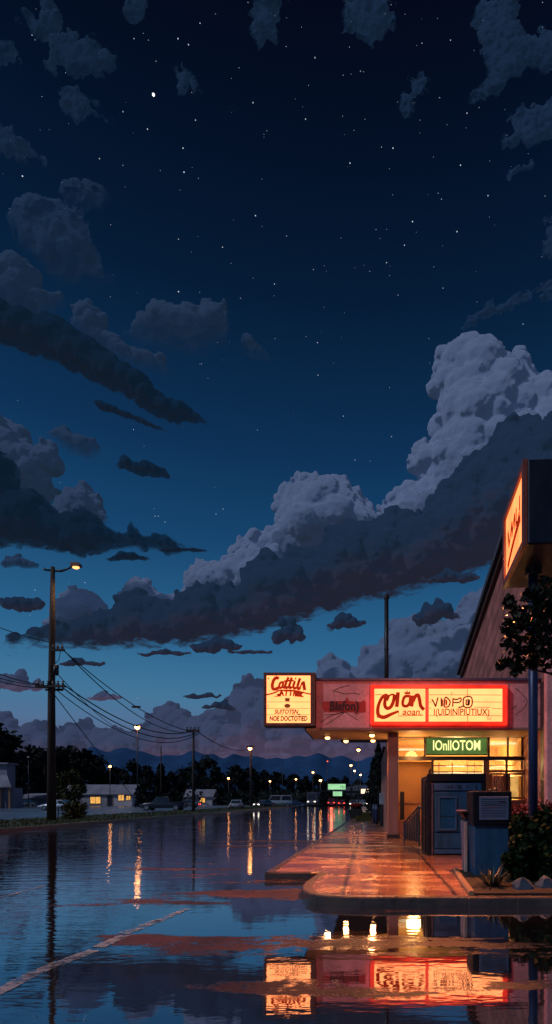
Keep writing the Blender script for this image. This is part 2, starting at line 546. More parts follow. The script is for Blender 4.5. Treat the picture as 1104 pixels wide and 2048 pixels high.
def wet_road_mat():
    m, nt, nd, lk = nodes_of('wet_asphalt')
    out = N(nt, 'ShaderNodeOutputMaterial')
    tc = N(nt, 'ShaderNodeTexCoord')
    mp = N(nt, 'ShaderNodeMapping')
    mp.inputs['Scale'].default_value = (0.34, 1.9, 1)
    lk.new(tc.outputs['Object'], mp.inputs[0])
    n1 = N(nt, 'ShaderNodeTexNoise', Scale=0.55, Detail=7.0, Roughness=0.62)
    lk.new(mp.outputs[0], n1.inputs[0])
    wet = maprange(nt, n1.outputs[0], 0.395, 0.43)                      # 0: dry ridge, 1: standing water
    # asphalt
    n2 = N(nt, 'ShaderNodeTexNoise', Scale=90.0, Detail=3.0)
    n3 = N(nt, 'ShaderNodeTexNoise', Scale=1.1, Detail=4.0)
    lk.new(tc.outputs['Object'], n2.inputs[0])
    lk.new(tc.outputs['Object'], n3.inputs[0])
    mx = N(nt, 'ShaderNodeMix', data_type='RGBA')
    gr_ = N(nt, 'ShaderNodeTexNoise', Scale=26.0, Detail=6.0, Roughness=.8)
    lk.new(tc.outputs['Object'], gr_.inputs[0])
    lk.new(maprange(nt, mathn(nt, 'ADD', gr_.outputs[0], mathn(nt, 'MULTIPLY', n3.outputs[0], .6)), .6, 1.0), mx.inputs[0])
    mx.inputs[6].default_value = (0.020, 0.012, 0.010, 1)
    mx.inputs[7].default_value = (0.125, 0.050, 0.034, 1)  # dry asphalt, reddened: warm sign glow put into its colour
    grit = N(nt, 'ShaderNodeTexNoise', Scale=7.0, Detail=8.0, Roughness=.75)
    lk.new(tc.outputs['Object'], grit.inputs[0])
    spx = N(nt, 'ShaderNodeSeparateXYZ')
    lk.new(tc.outputs['Object'], spx.inputs[0])
    lean = maprange(nt, spx.outputs[0], -5.0, -0.5, 0.028, -0.012)          # the crown of the road drains towards the far side
    wet = mathn(nt, 'MULTIPLY', maprange(nt, mathn(nt, 'ADD', mathn(nt, 'ADD', n1.outputs[0], lean), mathn(nt, 'MULTIPLY', mathn(nt, 'SUBTRACT', grit.outputs[0], .5), .26)), 0.392, 0.44), 1.0)
    wa = N(nt, 'ShaderNodeMix', data_type='RGBA')
    lk.new(wet, wa.inputs[0])
    lk.new(mx.outputs[2], wa.inputs[6])
    wa.inputs[7].default_value = (0.014, 0.012, 0.012, 1)
    df = N(nt, 'ShaderNodeBsdfDiffuse', Roughness=.8)
    lk.new(wa.outputs[2], df.inputs[0])
    bpd = N(nt, 'ShaderNodeBump', Strength=.5, Distance=.004)
    lk.new(n2.outputs[0], bpd.inputs['Height'])
    lk.new(bpd.outputs[0], df.inputs['Normal'])
    # water film: slow ripples stretched across the road
    mp2 = N(nt, 'ShaderNodeMapping')
    mp2.inputs['Scale'].default_value = (0.7, 2.2, 1)
    lk.new(tc.outputs['Object'], mp2.inputs[0])
    r1 = N(nt, 'ShaderNodeTexNoise', Scale=2.2, Detail=3.0, Roughness=.55)
    r2 = N(nt, 'ShaderNodeTexNoise', Scale=9.0, Detail=2.0)
    lk.new(mp2.outputs[0], r1.inputs[0])
    lk.new(mp2.outputs[0], r2.inputs[0])
    hsum = mathn(nt, 'ADD', r1.outputs[0], mathn(nt, 'MULTIPLY', r2.outputs[0], 0.16))
    bp = N(nt, 'ShaderNodeBump', Strength=1.0, Distance=0.0013)
    lk.new(hsum, bp.inputs['Height'])
    gl = N(nt, 'ShaderNodeBsdfGlossy')
    gl.inputs[0].default_value = (0.94, 0.95, 1.0, 1)
    film = maprange(nt, n3.outputs[0], 0.42, 0.58, 0.038, 0.010)       # thin film over the stones, or a still puddle
    rf_ = N(nt, 'ShaderNodeMix', data_type='FLOAT')
    lk.new(wet, rf_.inputs[0])
    rf_.inputs[2].default_value = 0.28
    lk.new(film, rf_.inputs[3])
    lk.new(rf_.outputs[0], gl.inputs['Roughness'])
    # the film runs off faster down the road: still puddles near the kerb corner, livelier water further on
    spy = N(nt, 'ShaderNodeSeparateXYZ')
    lk.new(tc.outputs['Object'], spy.inputs[0])
    lk.new(mathn(nt, 'MAXIMUM', maprange(nt, spy.outputs[1], 8.0, 22.0, 0.0013, 0.0095), maprange(nt, spy.outputs[0], -1.6, -4.5, 0.0013, 0.0062)), bp.inputs['Distance'])
    lk.new(bp.outputs[0], gl.inputs['Normal'])
    lw = N(nt, 'ShaderNodeLayerWeight', Blend=0.5)
    fz = mathn(nt, 'POWER', lw.outputs['Facing'], 2.0)
    fw = mathn(nt, 'ADD', mathn(nt, 'MULTIPLY', fz, 0.62), 0.31, True)
    fd = mathn(nt, 'ADD', mathn(nt, 'MULTIPLY', fz, 0.22), 0.02, True)
    fm = N(nt, 'ShaderNodeMix', data_type='FLOAT')
    lk.new(wet, fm.inputs[0])
    lk.new(fd, fm.inputs[2])
    lk.new(fw, fm.inputs[3])
    ms = N(nt, 'ShaderNodeMixShader')
    lk.new(fm.outputs[0], ms.inputs[0])
    lk.new(df.outputs[0], ms.inputs[1])
    lk.new(gl.outputs[0], ms.inputs[2])
    lk.new(ms.outputs[0], out.inputs[0])
    return m


def wet_concrete_mat():
    m, nt, nd, lk = nodes_of('wet_concrete')
    out = N(nt, 'ShaderNodeOutputMaterial')
    tc = N(nt, 'ShaderNodeTexCoord')
    sp = N(nt, 'ShaderNodeSeparateXYZ')
    wob = N(nt, 'ShaderNodeTexNoise', Scale=1.2, Detail=2.0)
    lk.new(tc.outputs['Object'], wob.inputs[0])
    lk.new(tc.outputs['Object'], sp.inputs[0])
    w = mathn(nt, 'MULTIPLY', mathn(nt, 'SUBTRACT', wob.outputs[0], .5), .10)

    def joint(o, per, ph, wid):
        a = mathn(nt, 'ADD', mathn(nt, 'ADD', o, w), ph)
        fr = mathn(nt, 'ABSOLUTE', mathn(nt, 'SUBTRACT', mathn(nt, 'FRACT', mathn(nt, 'DIVIDE', a, per)), .5))
        return maprange(nt, fr, wid / per, wid / per * 2.2, 1.0, 0.0)
    j = mathn(nt, 'MAXIMUM', joint(sp.outputs[0], 1.55, 100.36, .018), joint(sp.outputs[1], 2.3, 0.9, .028))
    mp = N(nt, 'ShaderNodeMapping')
    mp.inputs['Scale'].default_value = (0.6, 1.4, 1)
    lk.new(tc.outputs['Object'], mp.inputs[0])
    n1 = N(nt, 'ShaderNodeTexNoise', Scale=0.9, Detail=6.0, Roughness=.6)
    n2 = N(nt, 'ShaderNodeTexNoise', Scale=45.0, Detail=3.0)
    lk.new(mp.outputs[0], n1.inputs[0])
    lk.new(tc.outputs['Object'], n2.inputs[0])
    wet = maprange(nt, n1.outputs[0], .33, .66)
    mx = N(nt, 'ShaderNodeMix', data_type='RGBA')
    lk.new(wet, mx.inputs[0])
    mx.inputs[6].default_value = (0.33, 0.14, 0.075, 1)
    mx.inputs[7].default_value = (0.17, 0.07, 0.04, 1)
    mj = N(nt, 'ShaderNodeMix', data_type='RGBA')
    lk.new(mathn(nt, 'MULTIPLY', j, .85), mj.inputs[0])
    lk.new(mx.outputs[2], mj.inputs[6])
    mj.inputs[7].default_value = (0.02, 0.012, 0.01, 1)
    b = N(nt, 'ShaderNodeBsdfPrincipled')
    b.inputs['IOR'].default_value = 1.6
    b.inputs['Specular IOR Level'].default_value = .9
    lk.new(mj.outputs[2], b.inputs['Base Color'])
    lk.new(maprange(nt, wet, 0, 1, .34, .10), b.inputs['Roughness'])
    hgt = mathn(nt, 'SUBTRACT', mathn(nt, 'ADD', mathn(nt, 'MULTIPLY', n2.outputs[0], .15), mathn(nt, 'MULTIPLY', n1.outputs[0], 1.2)), j)
    bp = N(nt, 'ShaderNodeBump', Strength=.8, Distance=.0045)
    lk.new(hgt, bp.inputs['Height'])
    lk.new(bp.outputs[0], b.inputs['Normal'])
    lk.new(b.outputs[0], out.inputs[0])
    return m


def worn_paint_mat():
    m, nt, nd, lk = nodes_of('worn_road_paint')
    out = N(nt, 'ShaderNodeOutputMaterial')
    tc = N(nt, 'ShaderNodeTexCoord')
    n1 = N(nt, 'ShaderNodeTexNoise', Scale=9.0, Detail=6.0, Roughness=.7)
    n2 = N(nt, 'ShaderNodeTexNoise', Scale=1.6, Detail=3.0)
    lk.new(tc.outputs['Object'], n1.inputs[0])
    lk.new(tc.outputs['Object'], n2.inputs[0])
    b = N(nt, 'ShaderNodeBsdfPrincipled', Roughness=.3)
    b.inputs['Base Color'].default_value = (0.21, 0.28, 0.40, 1)
    t = N(nt, 'ShaderNodeBsdfTransparent')
    mx = N(nt, 'ShaderNodeMixShader')
    f = mathn(nt, 'ADD', n1.outputs[0], mathn(nt, 'MULTIPLY', n2.outputs[0], .6))
    lk.new(maprange(nt, f, .66, .92, .08, .85), mx.inputs[0])
    lk.new(t.outputs[0], mx.inputs[1])
    lk.new(b.outputs[0], mx.inputs[2])
    lk.new(mx.outputs[0], out.inputs[0])
    return m


M['paint'] = worn_paint_mat()
M['road'] = wet_road_mat()
M['pave'] = wet_concrete_mat()

# ------------------------------------------------------------------ sky light
W = bpy.data.worlds.new('World')
sc.world = W
W.use_nodes = True
nt = W.node_tree
nt.nodes.clear()
out = N(nt, 'ShaderNodeOutputWorld')
bg = N(nt, 'ShaderNodeBackground', Strength=1.0)
bg2 = N(nt, 'ShaderNodeBackground', Strength=0.02)
add = N(nt, 'ShaderNodeAddShader')
sky = N(nt, 'ShaderNodeTexSky')
sky.sky_type = 'NISHITA'
sky.sun_disc = False
sky.sun_elevation = math.radians(-4)
sky.sun_rotation = math.radians(0)
tc = N(nt, 'ShaderNodeTexCoord')
sp = N(nt, 'ShaderNodeSeparateXYZ')
nt.links.new(tc.outputs['Generated'], sp.inputs[0])
rp = N(nt, 'ShaderNodeValToRGB')
stops = [(-0.05, (12, 16, 28)), (0.0, (60, 52, 80)), (0.045, (98, 76, 104)), (0.085, (88, 90, 125)), (0.13, (80, 112, 148)), (0.177, (66, 117, 153)),
         (0.26, (43, 100, 142)), (0.41, (21, 68, 109)), (0.53, (12, 48, 84)), (0.667, (5, 28, 54)), (0.76, (3, 16, 38)), (0.83, (3, 8, 24))]
el = rp.color_ramp.elements
while len(el) > 1:
    el.remove(el[-1])
for i, (p, c) in enumerate(stops):
    e = el[0] if i == 0 else el.new((p + .1) / 1.1)
    e.position = (p + .1) / 1.1
    e.color = lin(*c)
nt.links.new(mathn(nt, 'DIVIDE', mathn(nt, 'ADD', sp.outputs[2], .1), 1.1, True), rp.inputs[0])
nt.links.new(rp.outputs[0], bg.inputs[0])
nt.links.new(sky.outputs[0], bg2.inputs[0])
nt.links.new(bg.outputs[0], add.inputs[0])
nt.links.new(bg2.outputs[0], add.inputs[1])
nt.links.new(add.outputs[0], out.inputs[0])

# the moon: upper left, behind the viewer
sun = bpy.data.lights.new('moon_light', 'SUN')
sun.energy = 1.15
sun.angle = math.radians(6)
sun.color = (0.80, 0.86, 1.0)
so = bpy.data.objects.new('moon_light', sun)
COL.objects.link(so)
so.rotation_euler = Vector((0.62, 0.42, -0.66)).to_track_quat('-Z', 'Y').to_euler()


def lamp_light(kind, loc, power, col=(1.0, 0.55, 0.24), size=0.15, aim=None, spot=120, sx=None, sy=None):
    l = bpy.data.lights.new('lamp_light', kind)
    l.energy = power
    l.color = col
    if kind == 'AREA':
        l.shape = 'RECTANGLE'
        l.size, l.size_y = sx, sy
    else:
        l.shadow_soft_size = size
    if kind == 'SPOT':
        l.spot_size = math.radians(spot)
        l.spot_blend = 0.8
    o = bpy.data.objects.new('lamp_light', l)
    COL.objects.link(o)
    o.location = loc
    if aim is not None:
        o.rotation_euler = Vector(aim).to_track_quat('-Z', 'Y').to_euler()
    return o


# ------------------------------------------------------------------ clouds
def ico(sub):
    bm = bmesh.new()
    bmesh.ops.create_icosphere(bm, subdivisions=sub, radius=1)
    bm.verts.index_update()
    v = np.array([x.co[:] for x in bm.verts])
    f = np.array([[w.index for w in p.verts] for p in bm.faces])
    bm.free()
    return v, f


ICO_V, ICO_F = ico(2)


def seg_dist(P, poly):
    """distance of points (n,2) to the outline of a polygon, and inside flags"""
    P = np.asarray(P, float)
    A = np.asarray(poly, float)
    B = np.roll(A, -1, 0)
    d = np.full(len(P), 1e9)
    ins = np.zeros(len(P), bool)
    for a, b in zip(A, B):
        ab = b - a
        t = np.clip(((P - a) @ ab) / max(ab @ ab, 1e-9), 0, 1)
        d = np.minimum(d, np.linalg.norm(P - (a + t[:, None] * ab), axis=1))
        c = ((a[1] > P[:, 1]) != (b[1] > P[:, 1])) & (P[:, 0] < (b[0] - a[0]) * (P[:, 1] - a[1]) / (b[1] - a[1] + 1e-12) + a[0])
        ins ^= c
    return d, ins


def ragged(poly, amp, seed=0, freq=.045, step=4.0):
    """outline broken up by fractal noise"""
    Q = []
    n = len(poly)
    for i in range(n):
        a, b = poly[i], poly[(i + 1) % n]
        L = math.hypot(b[0] - a[0], b[1] - a[1])
        k = max(1, int(L / step))
        for j in range(k):
            x, y = a[0] + (b[0] - a[0]) * j / k, a[1] + (b[1] - a[1]) * j / k
            dx = dy = 0.0
            f_, w_ = freq, amp
            for o_ in range(3):
                v = noise.noise_vector(Vector((x * f_, y * f_, seed * 3.7 + o_ * 11.0)))
                dx += v.x * w_
                dy += v.y * w_
                f_ *= 2.1
                w_ *= .55
            Q.append((x + dx, y + dy))
    return Q


def cloud(poly, depth, mat, label, seed=0, r=(9, 26), vox=2.6, bill=1.0, fade=45, flat=0.5, density=1.0, group=None, rag=4.0, scallop=0):
    """one cloud: puffs packed into an outline, fused into one skin, then roughened into cauliflower bumps. Outline in photo pixels, built at its true distance"""
    rnd = np.random.default_rng(seed + 11)
    A0_ = np.asarray(poly, float)
    if rag:
        poly = ragged(poly, rag, seed, step=4.0 if r[0] < 3.5 else 9.0)
    A = np.asarray(poly, float)
    lo, hi = A.min(0), A.max(0)
    pv = []
    # rim puffs
    B = np.roll(A, -1, 0)
    ybot = hi[1]
    for a, b in zip(A, B):
        L = np.linalg.norm(b - a)
        n = max(1, int(L / (r[0] * .8)))
        for i in range(n):
            p = a + (b - a) * (i + rnd.random()) / n
            rr = rnd.uniform(r[0], r[0] * .45 + r[1] * .55) if rnd.random() < .45 else rnd.uniform(r[0] * .5, r[0])
            nrm = np.array([-(b - a)[1], (b - a)[0]]) / (L + 1e-9)
            q = p + nrm * rr * .75
            d, ins = seg_dist([q], A)
            if not ins[0]:
                q = p - nrm * rr * .75
            pv.append((q[0], q[1], rr, rnd.uniform(-.3, .3) * rr))
    if scallop:                                        # billows standing out along the upper crest
        n0 = len(A0_)
        for i in range(n0):
            a, b = A0_[i], A0_[(i + 1) % n0]
            L = np.linalg.norm(b - a)
            nrm = np.array([(b - a)[1], -(b - a)[0]]) / (L + 1e-9)
            if seg_dist([(a + b) / 2 + nrm * 2], A0_)[1][0]:
                nrm = -nrm
            if nrm[1] > .35 or L < 1:
                continue
            t = 0.0
            while t < L:
                rr = scallop * rnd.uniform(.45, 1.15)
                p = a + (b - a) * min(t / L, 1) - nrm * rr * rnd.uniform(.25, .6)
                pv.append((p[0], p[1], rr, rnd.uniform(-1.2, .2) * rr))
                for _ in range(3):
                    w = rnd.uniform(0, 2 * PI)
                    q = p + np.array([math.cos(w), -abs(math.sin(w))]) * rr * .8
                    pv.append((q[0], q[1], rr * rnd.uniform(.28, .45), rnd.uniform(-1.2, .2) * rr))
                t += rr * rnd.uniform(1.0, 1.7)
    area = (hi[0] - lo[0]) * (hi[1] - lo[1])
    P = lo + rnd.random((int(area / (r[1] ** 2) * 5 * density) + 20, 2)) * (hi - lo)
    d, ins = seg_dist(P, A)
    for p, dd, ok in zip(P, d, ins):
        if ok and dd > r[0] * .5:
            rr = min(dd * rnd.uniform(.75, 1.05), r[1] * rnd.uniform(.8, 1.35))
            pv.append((p[0], p[1], rr, -flat * min(dd, 90) * rnd.uniform(.5, 1.2) + rnd.uniform(-.4, .4) * rr))
    pv = np.array(pv)
    n = len(pv)
    V = ICO_V[None] * pv[:, None, 2:3]
    V = np.stack([V[:, :, 0] + pv[:, None, 0], V[:, :, 1] + pv[:, None, 3], V[:, :, 2] - pv[:, None, 1]], -1).reshape(-1, 3)
    Fc = (ICO_F[None] + (np.arange(n) * len(ICO_V))[:, None, None]).reshape(-1, 3)
    me = bpy.data.meshes.new('cloud')
    me.from_pydata(V.tolist(), [], Fc.tolist())
    tmp = bpy.data.objects.new('cloud', me)
    COL.objects.link(tmp)
    md = tmp.modifiers.new('fuse', 'REMESH')
    md.mode = 'VOXEL'
    md.voxel_size = vox
    dg = bpy.context.evaluated_depsgraph_get()
    m2 = bpy.data.meshes.new_from_object(tmp.evaluated_get(dg))
    bpy.data.objects.remove(tmp)
    bpy.data.meshes.remove(me)
    nv = len(m2.vertices)
    co = np.empty(nv * 3)
    m2.vertices.foreach_get('co', co)
    co = co.reshape(-1, 3)
    nr = np.empty(nv * 3)
    m2.vertices.foreach_get('normal', nr)
    nr = nr.reshape(-1, 3)
    amp = np.empty(nv)
    for i in range(nv):
        p = Vector(co[i])
        d1 = noise.voronoi(p / 20.0 + Vector((seed, 0, 0)))[0][0]
        d2 = noise.voronoi(p / 8.0)[0][0]
        amp[i] = (0.45 - d1) * 3.6 + (0.4 - d2) * 1.3
    co += nr * (amp * bill)[:, None]
    # how thick the vapour is: thins towards the underside
    dbot = np.full(nv, 1e9)
    zz = -co[:, 2]
    xs = co[:, 0]
    # lowest outline row under each column
    cols = np.linspace(lo[0], hi[0], 160)
    bot = np.empty(160)
    top = np.empty(160)
    for i, cx in enumerate(cols):
        ys = []
        for a, b in zip(A, B):
            if (a[0] - cx) * (b[0] - cx) <= 0 and a[0] != b[0]:
                ys.append(a[1] + (b[1] - a[1]) * (cx - a[0]) / (b[0] - a[0]))
        bot[i], top[i] = (max(ys), min(ys)) if ys else (np.nan, np.nan)
    okc = ~np.isnan(bot)
    bq = np.interp(xs, cols[okc], bot[okc])
    tq = np.interp(xs, cols[okc], top[okc])
    thick = np.clip((bq - zz) / max(fade, 1e-3), 0, 1)
    side = np.minimum(xs - lo[0], hi[0] - xs) / 25.0
    hgt = np.clip((bq - zz) / np.maximum(bq - tq, 20), 0, 1)
    k = depth / F
    ctr = np.array([(lo[0] + hi[0]) / 2, 0, -(lo[1] + hi[1]) / 2])
    loc = at(ctr[0], -ctr[2], depth)
    wc = (co - ctr) * k
    wc[:, 1] *= 1.0
    m2.vertices.foreach_set('co', wc.reshape(-1))
    rimd = np.empty(nv)
    for c0 in range(0, nv, 20000):
        dd_, in_ = seg_dist(np.stack([xs[c0:c0 + 20000], zz[c0:c0 + 20000]], -1), A0_)
        rimd[c0:c0 + 20000] = np.where(in_, dd_, -dd_)
    rimd = np.clip(rimd / max(r[1] * 1.1, 20) + .30, 0, 1)
    for nm, arr in (('thick', thick), ('height', hgt), ('rim', rimd)):
        a = m2.attributes.new(nm, 'FLOAT', 'POINT')
        a.data.foreach_set('value', arr.astype(np.float32))
    m2.polygons.foreach_set('use_smooth', [True] * len(m2.polygons))
    m2.materials.clear()
    m2.materials.append(mat)
    m2.update()
    o = bpy.data.objects.new('cloud', m2)
    COL.objects.link(o)
    o.location = loc
    return tag(o, label, 'cloud', group or 'clouds in the night sky')


C_LIT = cloudmat('cloud_painted_lit', (0.45, 0.51, 0.68, 1), (0.15, 0.19, 0.31, 1), relief=.7, haze_glow=(.014, .022, .040))  # lit and shaded cloud tones here are painted into the base colours
C_DARK = cloudmat('cloud_painted_shade', (0.034, 0.066, 0.135, 1), (0.085, 0.066, 0.10, 1), relief=.5, haze_glow=(.0075, .0155, .030), rag=0, haze_glow_low=(.0145, .0150, .0275))
C_LEFT = cloudmat('cloud_left_painted_lit', (0.15, 0.21, 0.34, 1), (0.07, 0.12, 0.22, 1), relief=.45, haze_glow=(.010, .020, .038))
C_HIGH = cloudmat('cloud_high', (0.075, 0.14, 0.25, 1), (0.04, 0.08, 0.16, 1), 0.85, 0.009, 1.5, relief=.25, haze_glow=(.006, .014, .028), rag=1.2)
C_MID = cloudmat('cloud_mid', (0.10, 0.155, 0.27, 1), (0.045, 0.07, 0.13, 1), 0.9, 0.010, 1.2, relief=.35, haze_glow=(.007, .016, .032))
C_BLACK = cloudmat('cloud_blackish', (0.016, 0.042, 0.085, 1), (0.016, 0.036, 0.07, 1), 0.9, relief=.45, haze_glow=(.003, .010, .021), rag=.4, haze_glow_low=(.0055, .010, .0195))
C_LOW = cloudmat('cloud_low', (0.13, 0.16, 0.27, 1), (0.18, 0.15, 0.25, 1), 0.97, relief=.5, haze_glow=(.024, .032, .060), haze_glow_low=(.060, .042, .072))
C_WISP = cloudmat('cloud_wisp', (0.045, 0.10, 0.195, 1), (0.035, 0.08, 0.165, 1), 0.8, 0.0075, 1.7, relief=.06, haze_glow=(.006, .014, .028), rag=2.4)

cloud([(775, 1085), (758, 1040), (780, 995), (845, 965), (820, 935), (828, 905), (872, 890), (866, 850), (882, 815), (862, 775), (878, 720), (905, 695), (945, 686),
       (990, 700), (1008, 728), (1040, 713), (1062, 745), (1070, 770), (1104, 752), (1230, 740), (1230, 1110), (900, 1120)], 4600, C_LIT,
      'tallest pale cumulus tower at the right above the roadside pylon sign', 1, (10, 34), 2.5, scallop=17)
cloud([(470, 1120), (482, 1085), (510, 1070), (550, 1068), (560, 1040), (550, 1015), (568, 985), (600, 958), (640, 963), (690, 962), (702, 985), (722, 990), (738, 1020),
       (762, 1040), (775, 1100), (600, 1140)], 4500, C_LIT, 'pale rounded cumulus in the middle of the long dark bank', 2, (9, 28), 2.4, scallop=14)
cloud([(370, 1190), (378, 1150), (400, 1125), (440, 1130), (480, 1105), (560, 1095), (590, 1180), (420, 1215)], 4400, C_LIT, 'small pale cumulus shoulder left of the middle cumulus', 3, (8, 22), 2.3, scallop=11)
cloud([(230, 1240), (238, 1195), (268, 1163), (300, 1165), (315, 1190), (340, 1195), (378, 1185), (385, 1230), (280, 1255)], 4400, C_LIT, 'small twin-domed pale cloud on the thin left arm of the dark bank', 4, (7, 18), 2.2, scallop=9)
cloud([(92, 1262), (110, 1215), (128, 1190), (150, 1178), (185, 1185), (215, 1213), (218, 1250), (150, 1280)], 4400, C_LIT, 'pale domed cloud just right of the tall utility pole', 5, (7, 18), 2.2, scallop=9)
cloud([(20, 1290), (60, 1278), (100, 1258), (160, 1248), (200, 1232), (240, 1218), (260, 1195), (290, 1190), (310, 1210), (350, 1215), (370, 1190), (400, 1175), (440, 1185), (480, 1178),
       (510, 1130), (540, 1108), (560, 1128), (590, 1113), (640, 1098), (665, 1060), (700, 1053), (760, 1048), (790, 1028), (830, 1048), (850, 1018), (875, 988), (915, 960), (930, 928),
       (970, 903), (1000, 868), (1040, 853), (1104, 848), (1230, 860), (1230, 1125), (1000, 1130), (930, 1150), (830, 1185), (740, 1205), (640, 1235), (560, 1255), (480, 1278), (400, 1290), (300, 1300),
       (200, 1298), (120, 1300)], 4000, C_DARK, 'long dark cloud bank rising from lower left to the right edge', 6, (9, 26), 3.0, fade=70, flat=.45, rag=4, bill=1.5, scallop=19)
for i, (cx, cy, w, h, m_, lb) in enumerate([
        (575, 1262, 76, 50, C_DARK, 'dark ragged scrap of cloud hanging under the middle of the bank'),
        (690, 1240, 70, 38, C_DARK, 'dark ragged scrap of cloud left of the roof pipe'),
        (875, 1222, 92, 54, C_DARK, 'dark ragged scrap of cloud low between roof pipe and gable'),
        (905, 1152, 110, 30, C_DARK, 'thin dark shelf of cloud under the right end of the bank'),
        (430, 1288, 110, 36, C_DARK, 'flat dark scrap of cloud under the left arm of the bank'),
        (500, 1303, 90, 10, C_DARK, 'hair-thin dark streak under the left arm of the bank'),
        (330, 1304, 110, 16, C_DARK, 'thin dark streak of cloud above the sagging power lines'),
        (162, 1324, 88, 18, C_DARK, 'flat dark cloud beside the wires right of the tall utility pole'),
        (42, 1200, 92, 42, C_DARK, 'two-humped dark cloud left of the tall utility pole'),
        (36, 1122, 80, 28, C_MID, 'small dark cloud at the left edge by the lamp arm'),
        (30, 1362, 120, 48, C_LOW, 'grey cloud at the left edge behind the power lines'),
        (210, 1392, 60, 22, C_LOW, 'little flat cloud where two power lines meet'),
        (405, 1390, 70, 14, C_DARK, 'thin flat dark cloud left of the boxy lit sign'),
        (440, 1410, 70, 22, C_DARK, 'short dark cloud just left of the boxy lit sign'),
        (255, 1112, 88, 22, C_BLACK, 'little dark cloud trailing under the left bank'),
        (365, 1098, 100, 14, C_BLACK, 'long thin dark tail of the left bank')]):
    rr = np.random.default_rng(100 + i)
    T = [(cx - w / 2 + w * t, cy + h * .35 - h * .85 * math.sin(PI * min(max(t, .02), .98)) ** .7 * rr.uniform(.5, 1.05)) for t in np.linspace(0, 1, 9)]
    Bt = [(cx + w / 2 - w * t, cy + h * .45 + h * .1 * rr.uniform(-1, 1)) for t in np.linspace(.1, .9, 4)]
    q = max(2.5, h * .16)
    cloud(T + Bt, 3560, m_, lb, 30 + i, (q, max(q * 1.6, h * .3)), 1.8, min(1, h / 40), fade=h * .25, density=.6, rag=min(9, h * .2))
cloud([(-60, 840), (30, 850), (55, 868), (60, 900), (110, 898), (120, 940), (95, 960), (118, 1000), (-60, 1030)], 4500, C_LEFT, 'pale lit cloud at the left edge above the dark left bank', 7, (9, 30), 2.5, scallop=15)
cloud([(105, 1030), (118, 1000), (140, 983), (175, 973), (198, 998), (216, 1045), (130, 1070)], 4400, C_LEFT, 'small pale cloud behind the crest of the dark left bank', 8, (8, 20), 2.3, scallop=10)
cloud([(-60, 915), (20, 913), (40, 945), (32, 985), (80, 988), (100, 1008), (130, 1038), (170, 1018), (200, 1038), (215, 1058), (250, 1072), (270, 1053), (287, 1078), (330, 1072), (360, 1092),
       (405, 1100), (330, 1108), (260, 1096), (150, 1118), (100, 1098), (-60, 1098)], 4000, C_BLACK, 'dark navy cloud bank at the left edge above the street lamp', 9, (6, 22), 2.4, fade=35, rag=6, scallop=11)
cloud([(18, 460), (35, 425), (75, 413), (130, 416), (142, 430), (172, 435), (176, 470), (196, 505), (202, 540), (255, 580), (160, 575), (100, 565), (40, 505)], 5000, C_HIGH, 'large dim slate cloud high at the left under two small puffs', 10, (5, 22), rag=10, scallop=12)
cloud([(118, 402), (125, 380), (160, 374), (208, 374), (226, 405), (180, 428), (130, 428)], 5000, C_HIGH, 'small dim double puff just above the large slate cloud', 11, (4, 14), rag=10)
cloud([(-40, 570), (10, 528), (50, 523), (82, 550), (78, 585), (125, 588), (132, 612), (100, 640), (-40, 650)], 5000, C_MID, 'dim grey cloud at the left edge below the slate cloud', 12, (8, 24))
cloud([(148, 670), (155, 622), (182, 613), (215, 640), (208, 665), (240, 685), (275, 708), (328, 718), (332, 755), (260, 745), (190, 705)], 4800, C_MID, 'lighter knobbly cloud along the top of the black slanting cloud', 13, (7, 18), scallop=10)
cloud([(-40, 590), (90, 638), (140, 648), (200, 688), (250, 728), (300, 762), (332, 797), (380, 817), (420, 850), (350, 845), (290, 820), (240, 785), (190, 765), (100, 720), (-40, 670)], 4400, C_BLACK, 'black slanting cloud falling from the left edge to a point', 14, (5, 18), fade=25, rag=9)
cloud([(252, 688), (272, 650), (300, 638), (315, 613), (345, 618), (390, 630), (415, 613), (447, 618), (458, 660), (445, 700), (380, 712), (300, 700)], 4900, C_MID, 'flat-bottomed dim cumulus left of centre high in the sky', 15, (8, 22), fade=60, scallop=11)
cloud([(92, 875), (125, 852), (150, 868), (187, 878), (204, 908), (170, 922), (130, 905)], 4600, C_MID, 'small brownish puff above the left banks', 16, (6, 15), fade=30)
cloud([(230, 932), (250, 910), (270, 928), (290, 922), (332, 938), (342, 958), (290, 954)], 4400, C_BLACK, 'lone black scrap of cloud left of centre', 17, (5, 12), 2.2, fade=15)
cloud([(185, 806), (205, 802), (240, 818), (300, 845), (350, 872), (300, 855), (240, 832), (200, 820)], 4400, C_BLACK, 'thin black tail of vapour under the slanting cloud', 18, (3, 6), 1.8, .4, fade=8)
cloud([(472, 695), (495, 673), (517, 690), (550, 725), (500, 720)], 4900, C_MID, 'faint brown puff near the middle of the sky', 19, (6, 12), 2.2, fade=40)
